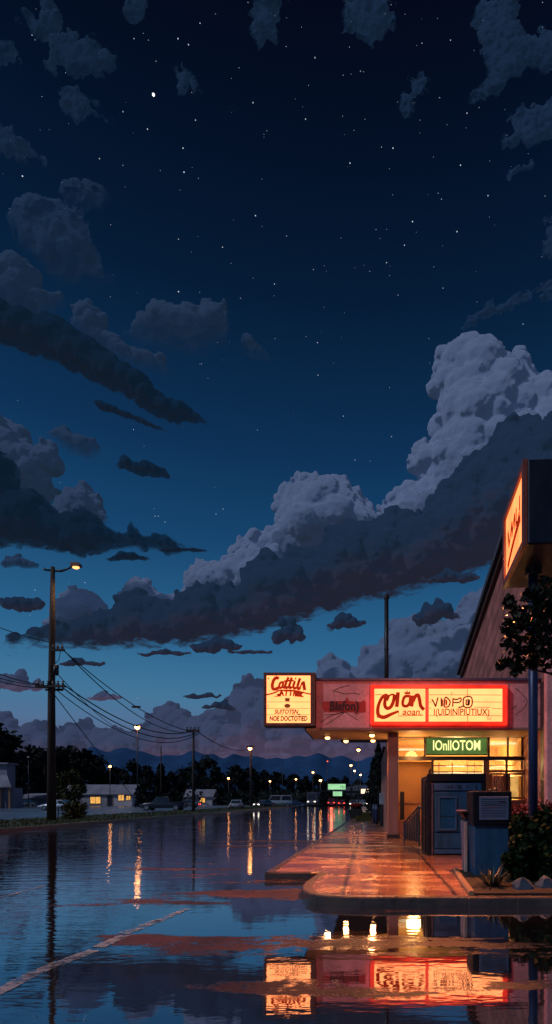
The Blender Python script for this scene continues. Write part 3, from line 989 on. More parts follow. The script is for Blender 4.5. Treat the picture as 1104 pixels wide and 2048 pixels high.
for i, (pl, lb) in enumerate([
        ([(48, 45), (70, 5), (105, -20), (122, 40), (150, 60), (190, 88), (232, 108), (232, 138), (200, 147), (150, 142), (120, 152), (78, 132), (100, 92), (60, 65)], 'largest ragged wisp in the top left corner'),
        ([(-20, 100), (40, 83), (42, 120), (-20, 128)], 'small wisp at the left edge near the top corner'),
        ([(118, 185), (150, 172), (218, 240), (150, 243), (122, 215)], 'tapering wisp under the top left one'),
        ([(-20, 250), (20, 252), (65, 300), (104, 327), (40, 323), (-20, 305)], 'ragged wisp at the left edge below the top left ones'),
        ([(338, 155), (365, 130), (390, 160), (402, 183), (350, 183)], 'small wisp beside the brightest star'),
        ([(498, 30), (530, -20), (562, -20), (555, 75), (520, 97), (500, 62)], 'narrow wisp at the top edge near the middle'),
        ([(688, -20), (770, -20), (792, 50), (745, 97), (720, 80), (690, 52)], 'broad wisp at the top edge right of the middle'),
        ([(798, 215), (815, 165), (850, 148), (860, 160), (830, 200), (806, 223)], 'thin upright wisp under the broad top wisp'),
        ([(936, 62), (960, 10), (1030, -20), (1050, 50), (1150, 70), (1150, 115), (1060, 150), (990, 190), (938, 202), (980, 150), (962, 100)], 'biggest ragged wisp filling the top right corner'),
        ([(998, 298), (1015, 240), (1060, 208), (1160, 185), (1160, 272), (1060, 288)], 'wisp at the right edge under the top right one'),
        ([(1082, 525), (1090, 440), (1150, 425), (1150, 525)], 'small wisp halfway down the right edge'),
        ([(918, 658), (950, 610), (1000, 600), (1110, 565), (1110, 590), (1030, 608), (980, 638)], 'thin slanting streak above the tallest cumulus'),
        ([(245, 20), (265, -15), (300, -15), (285, 40), (260, 42)], 'dim wisp at the top edge left of the middle'),
        ([(1000, 365), (1030, 335), (1072, 318), (1060, 338), (1020, 358)], 'faint slanting streak right below the edge wisp')]):
    w_ = max(p[0] for p in pl) - min(p[0] for p in pl)
    cloud(pl, 5200, C_WISP, lb, 60 + i, (2.6, 8), 1.8, .8, fade=8, flat=.1, group='wisps high in the night sky', rag=30 if w_ > 60 else 11)
cloud([(632, 1365), (640, 1325), (665, 1313), (692, 1330), (712, 1345), (730, 1300), (765, 1288), (780, 1250), (830, 1238), (860, 1255), (900, 1240), (940, 1193), (975, 1183), (1140, 1175),
       (1140, 1420), (630, 1420)], 3900, cloudmat('cloud_low_painted_lit', (0.26, 0.31, 0.45, 1), (0.15, 0.18, 0.30, 1), relief=.5, haze_glow=(.018, .028, .052)), 'pale cumulus heap standing behind the shop roof', 20, (7, 26), 2.4, fade=10, rag=4, scallop=14)  # lit tone painted into this cloud's base colour
cloud([(-60, 1425), (20, 1430), (45, 1460), (75, 1443), (100, 1450), (120, 1465), (150, 1453), (180, 1443), (200, 1465), (235, 1455), (260, 1470), (290, 1450), (320, 1415), (345, 1408), (375, 1430),
       (395, 1440), (440, 1420), (475, 1375), (500, 1355), (530, 1368), (640, 1378), (800, 1400), (800, 1530), (-60, 1530)], 3760, C_LOW, 'long purple cloud bank lying over the distant mountains', 25, (7, 20), 2.4, fade=80, flat=.4, rag=4, scallop=12)

# stars
sm = MB()
rs = random.Random(5)
bright = [(611, 238), (366, 296), (391, 240), (786, 296), (921, 330), (976, 391), (1090, 392), (445, 494), (809, 490), (773, 525), (825, 443), (481, 596), (549, 568), (627, 539), (636, 750), (687, 832),
          (844, 86), (901, 80), (721, 142), (630, 115), (506, 205), (312, 122), (356, 77), (400, 46), (377, 89), (268, 77), (64, 70), (700, 326), (763, 294), (883, 398), (914, 463), (934, 226), (573, 472),
          (511, 431), (357, 478), (295, 258), (246, 223), (45, 352), (199, 317), (368, 344), (357, 583), (796, 590), (886, 576), (550, 677), (612, 673), (403, 727), (515, 860), (267, 859), (308, 1017),
          (310, 1032), (317, 1032), (330, 1044), (432, 1028), (446, 1018), (740, 922), (710, 920), (783, 873), (779, 775), (160, 1012), (120, 965), (70, 1180), (170, 1165), (60, 1230), (275, 1396), (635, 685), (1046, 648)]
stars = [(x, y, rs.uniform(.36, .72)) for x, y in bright] + [(rs.uniform(-60, 1160), rs.uniform(-40, 1180) if rs.random() < .3 else rs.uniform(-40, 760), rs.uniform(.16, .34)) for _ in range(190)]
bmx = bmesh.new()
bmesh.ops.create_icosphere(bmx, subdivisions=1, radius=1)
bmx.verts.index_update()
OV = [v.co.copy() for v in bmx.verts]
OF = [tuple(v.index for v in f.verts) for f in bmx.faces]
bmx.free()
for x, y, r_ in stars:
    d = Vector(((x - VX) / F, 1, (HY - y) / F))
    k = 9000 / d.length
    c = d * k
    sm.add([c + v * r_ * k / F * d.length for v in OV], OF)
tag(sm.build('stars', M['star']), 'small pale stars scattered over the night sky', 'stars', kind='stuff')
d = Vector(((307 - VX) / F, 1, (HY - 189) / F))
c = d * (9000 / d.length)
bs = MB().add([v * 13 for v in OV], OF).build('star', M['star_bright'])
bs.location = c
tag(bs, 'brightest white star high in the left half of the sky', 'star')

# ------------------------------------------------------------------ ground, road, pavement
def struct(mb, name, mat, label=None, smooth=False):
    return tag(mb.build(name, mat, smooth=smooth), label, None, kind='structure')


g = MB().add([(-9000, -60, -0.03), (9000, -60, -0.03), (9000, 9000, -0.03), (-9000, 9000, -0.03)], [(0, 1, 2, 3)])
struct(g, 'ground', M['grass'], 'dark open ground reaching the horizon')
rd = MB().add([(-16.0, -12, 0.0), (40, -12, 0.0), (40, 700, 0.0), (-16.0, 700, 0.0)], [(0, 1, 2, 3)])
struct(rd, 'road', M['road'], 'wet asphalt road mirroring signs and sky')
PZ = 0.12


def pav(px, py):
    d_ = F * (CH - PZ) / (py - HY)
    return Vector((gx(px, d_), d_, PZ))


def smooth_line(P, n=5):
    Q = []
    for i in range(len(P) - 1):
        p0, p1, p2, p3 = P[max(i - 1, 0)], P[i], P[i + 1], P[min(i + 2, len(P) - 1)]
        for s in range(n):
            t = s / n
            Q.append(0.5 * (2 * p1 + (p2 - p0) * t + (2 * p0 - 5 * p1 + 4 * p2 - p3) * t * t + (3 * p1 - p0 - 3 * p2 + p3) * t ** 3))
    return Q + [P[-1]]


edge = [Vector((-1.45, 120, PZ)), pav(698, 1640), pav(612, 1694), pav(530, 1745), pav(622, 1745)]
curve = smooth_line([pav(640, 1744), pav(612, 1764), pav(606, 1775), pav(616, 1786), pav(650, 1792), pav(720, 1795)], 5)
front = curve[-1].y
outer = edge + curve + [Vector((14, front, PZ))]
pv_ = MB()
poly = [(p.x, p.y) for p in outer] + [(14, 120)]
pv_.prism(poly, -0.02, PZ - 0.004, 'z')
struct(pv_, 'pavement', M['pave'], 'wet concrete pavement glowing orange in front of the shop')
# kerb stones along the edge: a strip 0.13 wide, a little proud


def strip(line, w, z0, z1, inward):
    mb = MB()
    n = len(line)
    rings = []
    for i, p in enumerate(line):
        t = (line[min(i + 1, n - 1)] - line[max(i - 1, 0)])
        t.z = 0
        t.normalize()
        nrm = Vector((-t.y, t.x, 0)) * inward
        a, b = p - nrm * .006, p + nrm * w
        rings.append([(a.x, a.y, z0), (b.x, b.y, z0), (b.x, b.y, z1), (a.x + nrm.x * .02, a.y + nrm.y * .02, z1), (a.x, a.y, z1 - .02)])
    return mb.loft(rings)


struct(strip(edge[:4], .14, -.02, PZ + .004, 1), 'kerb', M['kerb'], 'concrete kerb along the street side of the pavement')
struct(strip([edge[3] + Vector((0, 0, 0)), edge[4], curve[0]], .10, -.02, PZ + .003, 1), 'kerb', M['kerb'], 'short kerb step facing the viewer')
struct(strip(curve + [Vector((.62, front, PZ))], .14, -.02, PZ + .005, 1), 'kerb', M['kerb'], 'rounded kerb stone of the forecourt corner')
for ka, kb in ((.635, 1.29), (1.305, 1.93), (1.945, 2.6), (2.615, 3.4), (3.415, 14)):
    struct(strip([Vector((ka, front, PZ)), Vector((kb, front, PZ))], .14, -.02, PZ + .005 + .004 * math.sin(ka * 9), 1), 'kerb', M['kerb'], 'straight kerb stone along the forecourt front')
# verge on the far side of the road with its kerb, and the car park behind it
vg = MB().prism([(-16.15, 12), (-16.15, 118), (-17.5, 123), (-23, 126), (-23.5, 12)], -.02, .13)
struct(vg, 'verge', M['grass'], 'grass verge between road and car park')
struct(strip([Vector((-16, 12, .14)), Vector((-16, 60, .14)), Vector((-16, 117, .14)), Vector((-16.6, 121, .14)), Vector((-18.5, 124.5, .14)), Vector((-23, 126.5, .14))], .16, -.02, .15, 1), 'kerb', M['kerb_far'], 'kerb of the grass verge across the road')
M['lot'] = surf('car_park_asphalt', (0.13, 0.16, 0.23), 0.3, var=.3, scale=.6, stretch=(.3, 1, 1))
pk = MB().add([(-190, 14, .02), (-23.5, 14, .02), (-23.5, 126, .02), (-16.2, 127, .02), (-16.2, 150, .02), (-190, 104, .02)], [(0, 1, 2, 3, 4, 5)])
struct(pk, 'car_park', M['lot'], 'wet car park across the road')
gt = MB()
rg = random.Random(3)
for _ in range(5200):
    y = 22 + rg.random() ** 1.6 * 100
    x = rg.uniform(-23.3, -16.25)
    h = rg.uniform(.06, .2)
    a = rg.uniform(0, PI)
    dx, dy = math.cos(a) * .035, math.sin(a) * .035
    lx = rg.uniform(-.06, .06)
    gt.add([(x - dx, y - dy, .14), (x + dx, y + dy, .14), (x + lx, y, .125 + h)], [(0, 1, 2)])
tag(gt.build('grass', M['leaf_olive']), 'short grass on the verge across the road', 'grass', kind='stuff')


def mark(segs, name, lab):
    for (a, b, w) in segs:
        da, db = F * CH / (a[1] - HY), F * CH / (b[1] - HY)
        A_, B_ = Vector((gx(a[0], da), da, .005)), Vector((gx(b[0], db), db, .005))
        t = (B_ - A_).normalized()
        nrm = Vector((-t.y, t.x, 0)) * w / 2
        mb = MB()
        rr = random.Random(int(a[0]))
        L, R = [], []
        for i in range(13):
            p = A_.lerp(B_, i / 12)
            L.append(p + nrm * rr.uniform(.8, 1.05))
            R.append(p - nrm * rr.uniform(.8, 1.05))
        mb.add(L + R, [(i, i + 13, i + 14, i + 1) for i in range(12)])
        struct(mb, name, M['paint'], lab)


mark([((-60, 2012), (68, 1948), .14), ((60, 1951), (120, 1924), .14), ((112, 1930), (188, 1901), .14), ((196, 1895), (250, 1871), .14), ((246, 1868), (318, 1841), .14), ((312, 1845), (372, 1818), .11)],
     'road_marking', 'worn white dash of the lane line on the wet road')
mark([((-40, 1806), (88, 1772), .10)], 'road_marking', 'faint white line at the left edge of the wet road')

# mountains
mt = MB()
ridge = [(-400, 1540), (-100, 1545), (60, 1540), (180, 1500), (230, 1497), (262, 1500), (300, 1508), (340, 1510), (400, 1506), (440, 1512), (470, 1508), (520, 1516), (560, 1518), (600, 1512), (625, 1508), (637, 1507),
         (640, 1505), (660, 1514), (690, 1518), (720, 1516), (760, 1513), (860, 1510), (1000, 1525), (1300, 1540)]
xs = np.linspace(-400, 1300, 240)
ry = np.interp(xs, [p[0] for p in ridge], [p[1] for p in ridge])
rows = 10
for i, x in enumerate(xs):
    top_ = ry[i] + noise.noise(Vector((x * .04, 0, 0))) * 2.5 + noise.noise(Vector((x * .15, 3, 0))) * 1.0
    for j in range(rows):
        t = j / (rows - 1)
        dd = 3000 - 900 * t
        p = at(x, 0, dd)
        zt = gz(top_, 3000)
        z = zt * (1 - t) ** 1.3 * (1 + .12 * noise.noise(Vector((x * .03, t * 5, 1)))) - 20 * t
        mt.v.append(Vector((gx(x, 3000), dd, z)))
for i in range(len(xs) - 1):
    for j in range(rows - 1):
        a = i * rows + j
        mt.f.append((a, a + 1, a + rows + 1, a + rows))
struct(mt, 'mountains', M['mountain'], 'low blue mountain ridge along the horizon', True)

# ------------------------------------------------------------------ shop with canopy and signs
FD = 18.0                                                # depth of the fascia front
kx = lambda px: gx(px, FD)
kz = lambda py: gz(py, FD)
shop = thing('shop_building', 'single storey shop with pink stucco canopy front, pillar and amber lit windows', 'shop', (3, 20, 0))
zb, zt = kz(1457), kz(1362)
XR = 5.58
fx0 = kx(632)
MB().cbox(fx0, XR, FD, FD + .35, zb, zt, .015).build('fascia', M['stucco'], shop)
MB().box(fx0 + .003, XR - .003, FD + .352, 34, zt - .35, zt - .05).build('roof', M['roof_dark'], shop)
cp = MB().cbox(fx0 - .05, XR + .02, FD - .06, FD + .42, zt, zt + .09, .012)
cp.build('coping', M['coping'], shop)
MB().cbox(kx(640), XR, FD - .035, FD - .002, zb - .06, zb + .03, .01).build('lower_trim', M['pillar'], shop)
BD = 21.0
so_ = MB().add([(kx(612), FD + .02, zb - .062), (XR, FD + .02, zb - .062), (XR, BD, zb - .062), (kx(612) + .0, BD - .3, zb - .062), (kx(612), BD - .3, zb + .02), (kx(612), FD + .02, zb + .02), (XR, FD + .02, zb + .02), (XR, BD, zb + .02)],
               [(0, 1, 2, 3), (0, 3, 4, 5), (0, 5, 6, 1), (3, 2, 7, 4), (4, 7, 6, 5)])
so_.build('soffit', M['soffit'], shop)
# canopy left end wall, thin rim along it
MB().box(kx(612) - .05, kx(612), FD + .03, BD - .3, zb - .07, zb + .14).build('canopy_rim', M['dark_trim'], shop)
MB().box(fx0, fx0 + .25, FD + .353, BD - .3, zb + .025, zt - .36).build('canopy_end', M['stucco'], shop)
# joints and cracks in the stucco (thin inset-looking dark strokes)
for L in [[(740, 1366), (740, 1454)], [(1018, 1368), (1018, 1454)], [(670, 1382), (690, 1388), (705, 1386), (720, 1389)], [(665, 1383), (680, 1375), (700, 1371)], [(640, 1445), (662, 1432), (690, 1424)], [(690, 1424), (715, 1440)], [(690, 1424), (667, 1440), (650, 1450)],
          [(650, 1430), (672, 1428), (688, 1423)], [(1030, 1376), (1044, 1388), (1054, 1402), (1048, 1416), (1030, 1430)], [(1022, 1420), (1034, 1410)], [(1068, 1380), (1082, 1374)], [(1070, 1425), (1086, 1430)]]:
    MB().ribbon([(kx(x), kz(y)) for x, y in L], .02, FD - .001, .003).build('crack', M['dark_trim'], shop)
# raised maroon lettering on the stucco between the signs
MB().prism([(kx(646), kz(1403)), (kx(690), kz(1402)), (kx(694), kz(1394)), (kx(698), kz(1402)), (kx(722), kz(1404)), (kx(728), kz(1400)), (kx(731), kz(1404)), (kx(730), kz(1424)), (kx(648), kz(1423)), (kx(645), kz(1415))][::-1], FD - .02, FD - .002, 'y').build('letter_plate', M['maroon'], shop)
text_part('Blafon)', .42, (kx(688), FD - .025, kz(1413)), M['maroon_dark'], shop, 'lettering', .008, .08, .012, .82)
# pillar, side wall, header
PD = 18.5
px0, px1 = gx(776, PD), gx(797, PD)
MB().cbox(px0, px1, PD, PD + .5, PZ - .03, zb - .066, .02).build('pillar', M['pillar'], shop)
MB().box(px0 - .04, px1 + .04, PD - .04, PD + .54, PZ - .02, PZ + .12).build('pillar_base', M['dark_trim'], shop)
MB().box(px0 + .06, px0 + .3, BD, 34, -.02, zb - .05).build('side_wall', M['pillar'], shop)
GD = 20.0
wx = lambda px: gx(px, GD)
wz = lambda py: gz(py, GD)
MB().box(px1 - .1, XR, GD - .12, GD + .12, wz(1471), zb - .064).build('header', M['dark_trim'], shop)
MB().box(px1 + .0, XR, GD - .1, GD + .08, wz(1521), wz(1513)).build('transom_bar', M['dark_trim'], shop)
# alcove wall at the left, with the door in it
MB().box(px0 + .31, wx(866), GD + .5, GD + .7, 0, wz(1521)).build('alcove_wall', M['amber_wall'], shop)
MB().box(wx(795), wx(868), GD + .47, GD + .499, wz(1608), wz(1606)).build('wall_line', M['pillar'], shop)
MB().box(px0 + .31, wx(866), GD + .45, GD + .498, 0, .62).build('base_board', M['pillar'], shop)
dr = MB()
dr.cbox(wx(805) - .08, wx(805) + .08, GD + .2, GD + .26, wz(1640), wz(1583), .02)
dr.box(wx(805) - .03, wx(805) + .03, GD + .26, GD + .49, wz(1595), wz(1592))
dr.box(wx(805) - .03, wx(805) + .03, GD + .26, GD + .49, wz(1630), wz(1627))
dr.build('door_handle', M['black'], shop)
# mullions
for p0, p1, ya, yb in [(848, 851, 1471, 1513), (975, 979, 1471, 1513), (1014, 1017, 1471, 1513), (863, 867, 1521, 1662), (1011, 1015, 1521, 1662)]:
    MB().box(wx(p0), wx(p1), GD - .06, GD + .06, wz(yb), wz(ya)).build('mullion', M['dark_trim'], shop)
mu = MB().box(wx(979), XR, GD - .05, GD + .05, wz(1545), wz(1540))
mu.build('mullion', M['wood'], shop)
MB().cbox(wx(966), wx(978), GD - .1, GD + .1, PZ, wz(1521), .015).build('door_post', M['wood'], shop)
for p0, p1, ya, yb in [(797, 848, 1471, 1513), (851, 975, 1471, 1513), (979, 1014, 1471, 1513), (1017, 1054, 1471, 1513), (867, 966, 1521, 1600), (979, 1011, 1521, 1540), (1015, 1054, 1521, 1540), (979, 1011, 1545, 1597), (1015, 1054, 1545, 1597)]:
    pn = MB().box(wx(p0), wx(p1), GD - .008, GD + .008, wz(yb), wz(ya)).build('window_pane', M['glass'], shop)
# sill wall under the windows
MB().box(wx(867), XR, GD - .09, GD + .09, 0, wz(1600)).build('sill_wall', M['pillar'], shop)
MB().box(wx(1054), XR, GD - .09, GD + .09, wz(1600) + .002, wz(1521)).build('sill_wall', M['pillar'], shop)
# frames of the two lower right windows
fr = MB()
for p0, p1, ya, yb in [(979, 1011, 1546, 1598), (1015, 1054, 1546, 1598)]:
    x0_, x1_, z0_, z1_ = wx(p0), wx(p1), wz(yb), wz(ya)
    fr.box(x0_, x0_ + .09, GD - .05, GD - .01, z0_, z1_).box(x1_ - .09, x1_, GD - .05, GD - .01, z0_, z1_)
    fr.box(x0_ + .09, x1_ - .09, GD - .05, GD - .01, z1_ - .07, z1_).box(x0_ + .09, x1_ - .09, GD - .05, GD - .01, z0_, z0_ + .07)
fr.build('window_frame', M['wood'], shop)
# the room behind
rb = GD + 4.2
rm = MB()
rm.quad((px0 + .31, rb, 0), (XR - .05, rb, 0), (XR - .05, rb, zb), (px0 + .31, rb, zb))
rm.quad((XR - .05, GD + .13, 0), (XR - .05, rb, 0), (XR - .05, rb, zb), (XR - .05, GD + .13, zb))
rm.quad((px0 + .31, GD + .71, .0), (px0 + .31, rb, .0), (px0 + .31, rb, zb), (px0 + .31, GD + .71, zb))
rm.quad((px0 + .31, GD + .13, zb - .03), (XR - .05, GD + .13, zb - .03), (XR - .05, rb, zb - .03), (px0 + .31, rb, zb - .03))
rm.quad((px0 + .31, GD + .13, .06), (XR - .05, GD + .13, .06), (XR - .05, rb, .06), (px0 + .31, rb, .06))
rm.build('interior_wall', M['interior'], shop)
for (p, yy, dd, w, dp) in [(826, 1499, 21.5, 1.1, .14), (1000, 1487, 21.2, .8, .25), (1037, 1487, 21.0, .5, .2), (905, 1532, 22.6, 2.2, .1), (1010, 1536, 22.8, 1.6, .1), (920, 1546, 23.4, 2.4, .1)]:
    c_ = at(p, yy, dd)
    tb = MB().cbox(c_.x - w / 2, c_.x + w / 2, c_.y - dp, c_.y + dp, c_.z - .03, c_.z + .03, .01)
    tb.build('ceiling_lamp', M['tube_light'], shop)
sh = MB()
for zz_, w in ((wz(1528), .03), (wz(1541), .03)):
    sh.box(wx(868), wx(1050), GD + 1.1, GD + 1.5, zz_, zz_ + w)
for p in (884, 912, 943, 958):
    sh.box(wx(p), wx(p) + .03, GD + 1.0, GD + 1.04, .1, wz(1521))
sh.build('shelf', M['wood'], shop)
cu = MB()
for i in range(14):
    x0_ = wx(980) + i * .045
    cu.quad((x0_, GD + .3 + (i % 2) * .05, wz(1598)), (x0_ + .045, GD + .3 + ((i + 1) % 2) * .05, wz(1598)), (x0_ + .045, GD + .3 + ((i + 1) % 2) * .05, wz(1550)), (x0_, GD + .3 + (i % 2) * .05, wz(1550)))
cu.build('curtain', M['curtain'], shop)
MB().cbox(wx(1021), wx(1050), GD + .5, GD + .55, wz(1596), wz(1552), .02).build('lit_panel', M['window_lit'], shop)
for px_, py_ in ((990, 1560), (1000, 1582), (1033, 1562), (1040, 1575)):
    c_ = at(px_, py_, GD + .9)
    MB().cbox(c_.x - .08, c_.x + .08, c_.y - .05, c_.y + .05, c_.z - .1, c_.z + .1, .03).build('table_lamp', M['tube_light'], shop)
lamp_light('POINT', (wx(930), GD + 2.2, 2.6), 320, (1, .60, .22), .4)
lamp_light('POINT', (wx(1030), GD + 2.0, 2.2), 260, (1, .60, .22), .4)
lamp_light('POINT', (wx(825), GD - .5, 3.0), 50, (1, .52, .17), .25)
# soffit downlights (parts), with their light
for (px_, py_) in ((655, 1473), (692, 1480), (744, 1468), (746, 1479)):
    dd = F * (zb - .065 - CH) / (HY - py_)
    c_ = Vector((gx(px_, dd), dd, zb - .064))
    ring = MB().disc(c_, .15, axis='z', thick=.025).build('downlight', M['dark_trim'], shop)
    bm = bmesh.new()
    bmesh.ops.create_uvsphere(bm, u_segments=12, v_segments=8, radius=.09)
    MB().bm(bm, Matrix.Translation(c_ - Vector((0, 0, .05))) @ Matrix.Diagonal((1, 1, .7, 1))).build('lens', M['downlight'], ring, True)
    lamp_light('SPOT', c_ - Vector((0, 0, .16)), 130, (1, .40, .14), .10, (0, -.25, -1), 150)
# wall conduit and little camera under the header
cd = MB().tube([(wx(797), GD - .17, wz(1474)), (wx(846), GD - .17, wz(1474)), (wx(849), GD - .17, wz(1470)), (wx(849), GD - .17, wz(1462))], .025, 6)
cd.build('conduit', M['steel'], shop)

# boxy sign on the left of the fascia
SD = FD - .12
sx = lambda px: gx(px, SD)
sz = lambda py: gz(py, SD)
bxs = thing('box_sign', 'square lit box sign in brown case at left end of canopy', 'sign', (sx(579), SD, sz(1399)))
fo = MB()
x0, x1, z0, z1 = sx(527), sx(631), sz(1453), sz(1345)
MB().cbox(x0, x1, SD, SD + .5, z0, z1, .03).build('case', M['sign_case'], bxs)
fr = MB()
for a, b, c_, d_ in ((x0 + .01, x1 - .01, z1 - .11, z1 - .01), (x0 + .01, x1 - .01, z0 + .01, z0 + .11), (x0 + .01, x0 + .11, z0 + .11, z1 - .11), (x1 - .16, x1 - .01, z0 + .11, z1 - .11)):
    fr.cbox(a, b, SD - .06, SD + .01, c_, d_, .012)
fr.build('frame', surf('sign_frame', (0.16, 0.055, 0.03), .4), bxs)
MB().box(x0 + .10, x1 - .15, SD - .03, SD - .004, z0 + .10, z1 - .10).build('face', M['sign_face'], bxs)
U = lambda zx, zy: (sx(515 + zx * 230 / 1104), sz(1335 + zy * 130 / 624))           # photo close-up to sign plane
sc_ = MB()
red = [
    ([(205, 112), (185, 100), (160, 120), (145, 165), (150, 205), (175, 210), (205, 195)], 26),
    ([(245, 140), (222, 150), (210, 180), (222, 200), (242, 180), (250, 140)], 18), ([(250, 135), (245, 185), (262, 198), (275, 185)], 18),
    ([(300, 95), (280, 140), (268, 180), (280, 200), (295, 185)], 20), ([(255, 135), (290, 130), (330, 125)], 14),
    ([(330, 98), (318, 140), (305, 185), (315, 200), (330, 185)], 20), ([(310, 135), (350, 125)], 12),
    ([(360, 130), (350, 165), (345, 190), (358, 205), (372, 190)], 20), ([(362, 105), (372, 112)], 16),
    ([(410, 105), (395, 150), (385, 190), (395, 210), (412, 195)], 22), ([(412, 195), (428, 150), (440, 142)], 12), ([(440, 135), (446, 170), (455, 220)], 26)]
for pts, w in red:
    sc_.ribbon([U(*p) for p in pts], w / 1104 * 230 / F * SD * 1.15, SD - .032, .012)
sc_.build('script_lettering', M['red_letter'], bxs)
rb_ = MB()
rb_.ribbon([U(*p) for p in [(88, 263), (130, 255), (180, 238), (215, 222), (330, 222), (400, 232), (450, 245), (512, 258)]], .045, SD - .031, .01)
rb_.prism([U(*p) for p in [(225, 215), (215, 250), (180, 262), (195, 272), (150, 285), (225, 280), (240, 225)]][::-1], SD - .042, SD - .031, 'y')
rb_.prism([U(*p) for p in [(355, 225), (360, 280), (450, 288), (425, 265), (440, 245), (400, 235)]][::-1], SD - .043, SD - .031, 'y')
rb_.build('ribbon', M['red_letter'], bxs)
text_part('ATTIL', .24, (*U(298, 250)[:1], SD - .036, U(298, 250)[1]), M['red_letter'], bxs, 'small_lettering', .006, .15, .012)
sq = MB()
sq.prism([U(*p) for p in [(265, 295), (312, 295), (310, 328), (268, 328)]][::-1], SD - .04, SD - .031, 'y')
sq.disc((U(288, 370)[0], SD - .031, U(288, 370)[1]), .10, .07, thick=.01)
sq.build('emblem', surf('emblem_orange', (.5, .14, .03), .5), bxs)
for y in (332, 394, 455):
    MB().ribbon([U(88, y), U(300, y + 1), U(506, y)], .012, SD - .031, .004, False).build('rule_line', M['brown_line'], bxs)
MB().ribbon([U(100, 350), U(103, 390)], .012, SD - .031, .004, False).build('rule_line', M['brown_line'], bxs)
text_part('SUITOTSN_', .19, (U(288, 428)[0], SD - .034, U(288, 428)[1]), M['dark_letter'], bxs, 'small_lettering', .004, .25, .006, .86)
text_part('NOE DOCTOTIED', .215, (U(298, 493)[0], SD - .034, U(298, 493)[1]), M['dark_letter'], bxs, 'small_lettering', .004, .1, .008, .70)
MB().disc((U(108, 108)[0], SD - .031, U(108, 108)[1]), .025, thick=.012).build('bolt', M['black'], bxs)

# long lit sign
LD = FD - .10
lx = lambda px: gx(px, LD)
lz = lambda py: gz(py, LD)
V2 = lambda zx, zy: (lx(735 + zx * 290 / 1104), lz(1360 + zy * 100 / 381))
ls = thing('marquee_sign', 'long lit two-panel marquee sign with glowing red frame on canopy', 'sign', (lx(877), LD, lz(1410)))
x0, x1, z0, z1 = V2(20, 0)[0], V2(1062, 0)[0], V2(0, 345)[1], V2(0, 38)[1]
fr = MB()
t1 = V2(0, 68)[1]
b1 = V2(0, 318)[1]
l1, m0, m1, r1 = V2(52, 0)[0], V2(440, 0)[0], V2(465, 0)[0], V2(1025, 0)[0]
fr.cbox(x0, x1, LD - .07, LD + .09, t1, z1, .02).cbox(x0, x1, LD - .07, LD + .09, z0, b1, .02)
fr.cbox(x0, l1, LD - .07, LD + .09, b1 + .002, t1 - .002, .015).cbox(r1, x1, LD - .07, LD + .09, b1 + .002, t1 - .002, .015).cbox(m0, m1, LD - .065, LD + .085, b1 + .002, t1 - .002, .012)
fr.build('frame', M['red_frame'], ls)
MB().box(l1 + .003, m0 - .003, LD - .03, LD + .08, b1 + .003, t1 - .003).build('face', M['sign_face'], ls)
MB().box(m1 + .003, r1 - .003, LD - .03, LD + .08, b1 + .003, t1 - .003).build('face', M['sign_face'], ls)
k_ = 290 / 1104 / F * LD
bg_ = MB()
for pts, w in [
        ([(152, 112, .6), (120, 125, 1), (92, 170, 1), (78, 225, 1.1), (85, 270, 1.2), (125, 285, 1.2), (180, 262, 1), (235, 240, .7)], 22),
        ([(150, 110), (135, 150), (132, 195), (150, 218), (178, 205), (198, 160), (205, 112)], 24), ([(205, 112), (170, 118), (150, 160)], 12),
        ([(232, 95), (228, 150), (222, 207)], 26),
        ([(320, 125), (285, 128), (268, 165), (272, 195), (300, 200), (322, 170), (330, 120)], 20), ([(330, 118), (322, 170), (330, 200)], 20),
        ([(350, 120), (345, 160), (338, 205)], 18), ([(345, 165), (365, 125), (385, 118), (395, 150), (405, 200), (430, 228)], 24)]:
    bg_.ribbon([V2(*p[:2]) + tuple(p[2:]) for p in pts], w * k_ * 1.1, LD - .032, .014)
bg_.prism([V2(*p) for p in [(283, 110), (280, 88), (292, 98), (300, 78), (308, 98), (322, 85), (326, 110)]][::-1], LD - .045, LD - .031, 'y')
bg_.build('script_lettering', M['red_letter'], ls)
text_part('aoan.', .30, (V2(338, 246)[0], LD - .036, V2(338, 246)[1]), M['red_letter'], ls, 'small_lettering', .006, .2, .004)
for L in [[(236, 235), (238, 276), (330, 272), (425, 270)], [(58, 115), (110, 112)], [(70, 280), (82, 292)]]:
    MB().ribbon([V2(*p) for p in L], .022, LD - .031, .005, False).build('rule_line', M['brown_line'], ls)
for L in [[(468, 114), (1020, 116)], [(468, 170), (486, 170)], [(800, 168), (1020, 170)], [(808, 208), (935, 210)], [(468, 216), (486, 216)], [(945, 218), (1020, 220)], [(468, 272), (700, 270), (1020, 274)], [(640, 88), (640, 114)], [(760, 72), (760, 122)], [(760, 275), (760, 316)]]:
    MB().ribbon([V2(*p) for p in L], .016, LD - .031, .005, False).build('rule_line', M['brown_line'], ls)
vd = MB()
for L in [[(488, 150), (500, 165), (518, 205)], [(518, 205), (535, 135)], [(560, 138), (562, 205)], [(582, 205), (590, 135), (618, 150), (628, 175), (612, 205), (582, 207)], [(648, 205), (650, 140)], [(650, 145), (680, 150), (705, 138), (712, 155), (695, 172), (655, 172)],
          [(745, 130), (780, 128), (795, 150), (792, 195), (770, 212), (740, 208), (728, 190), (730, 145), (745, 130)], [(752, 150), (750, 185), (770, 190), (776, 150)], [(764, 145), (764, 195)], [(728, 200), (690, 214)]]:
    vd.ribbon([V2(*p) for p in L], .045, LD - .032, .008)
vd.build('panel_lettering', M['brown_line'], ls)
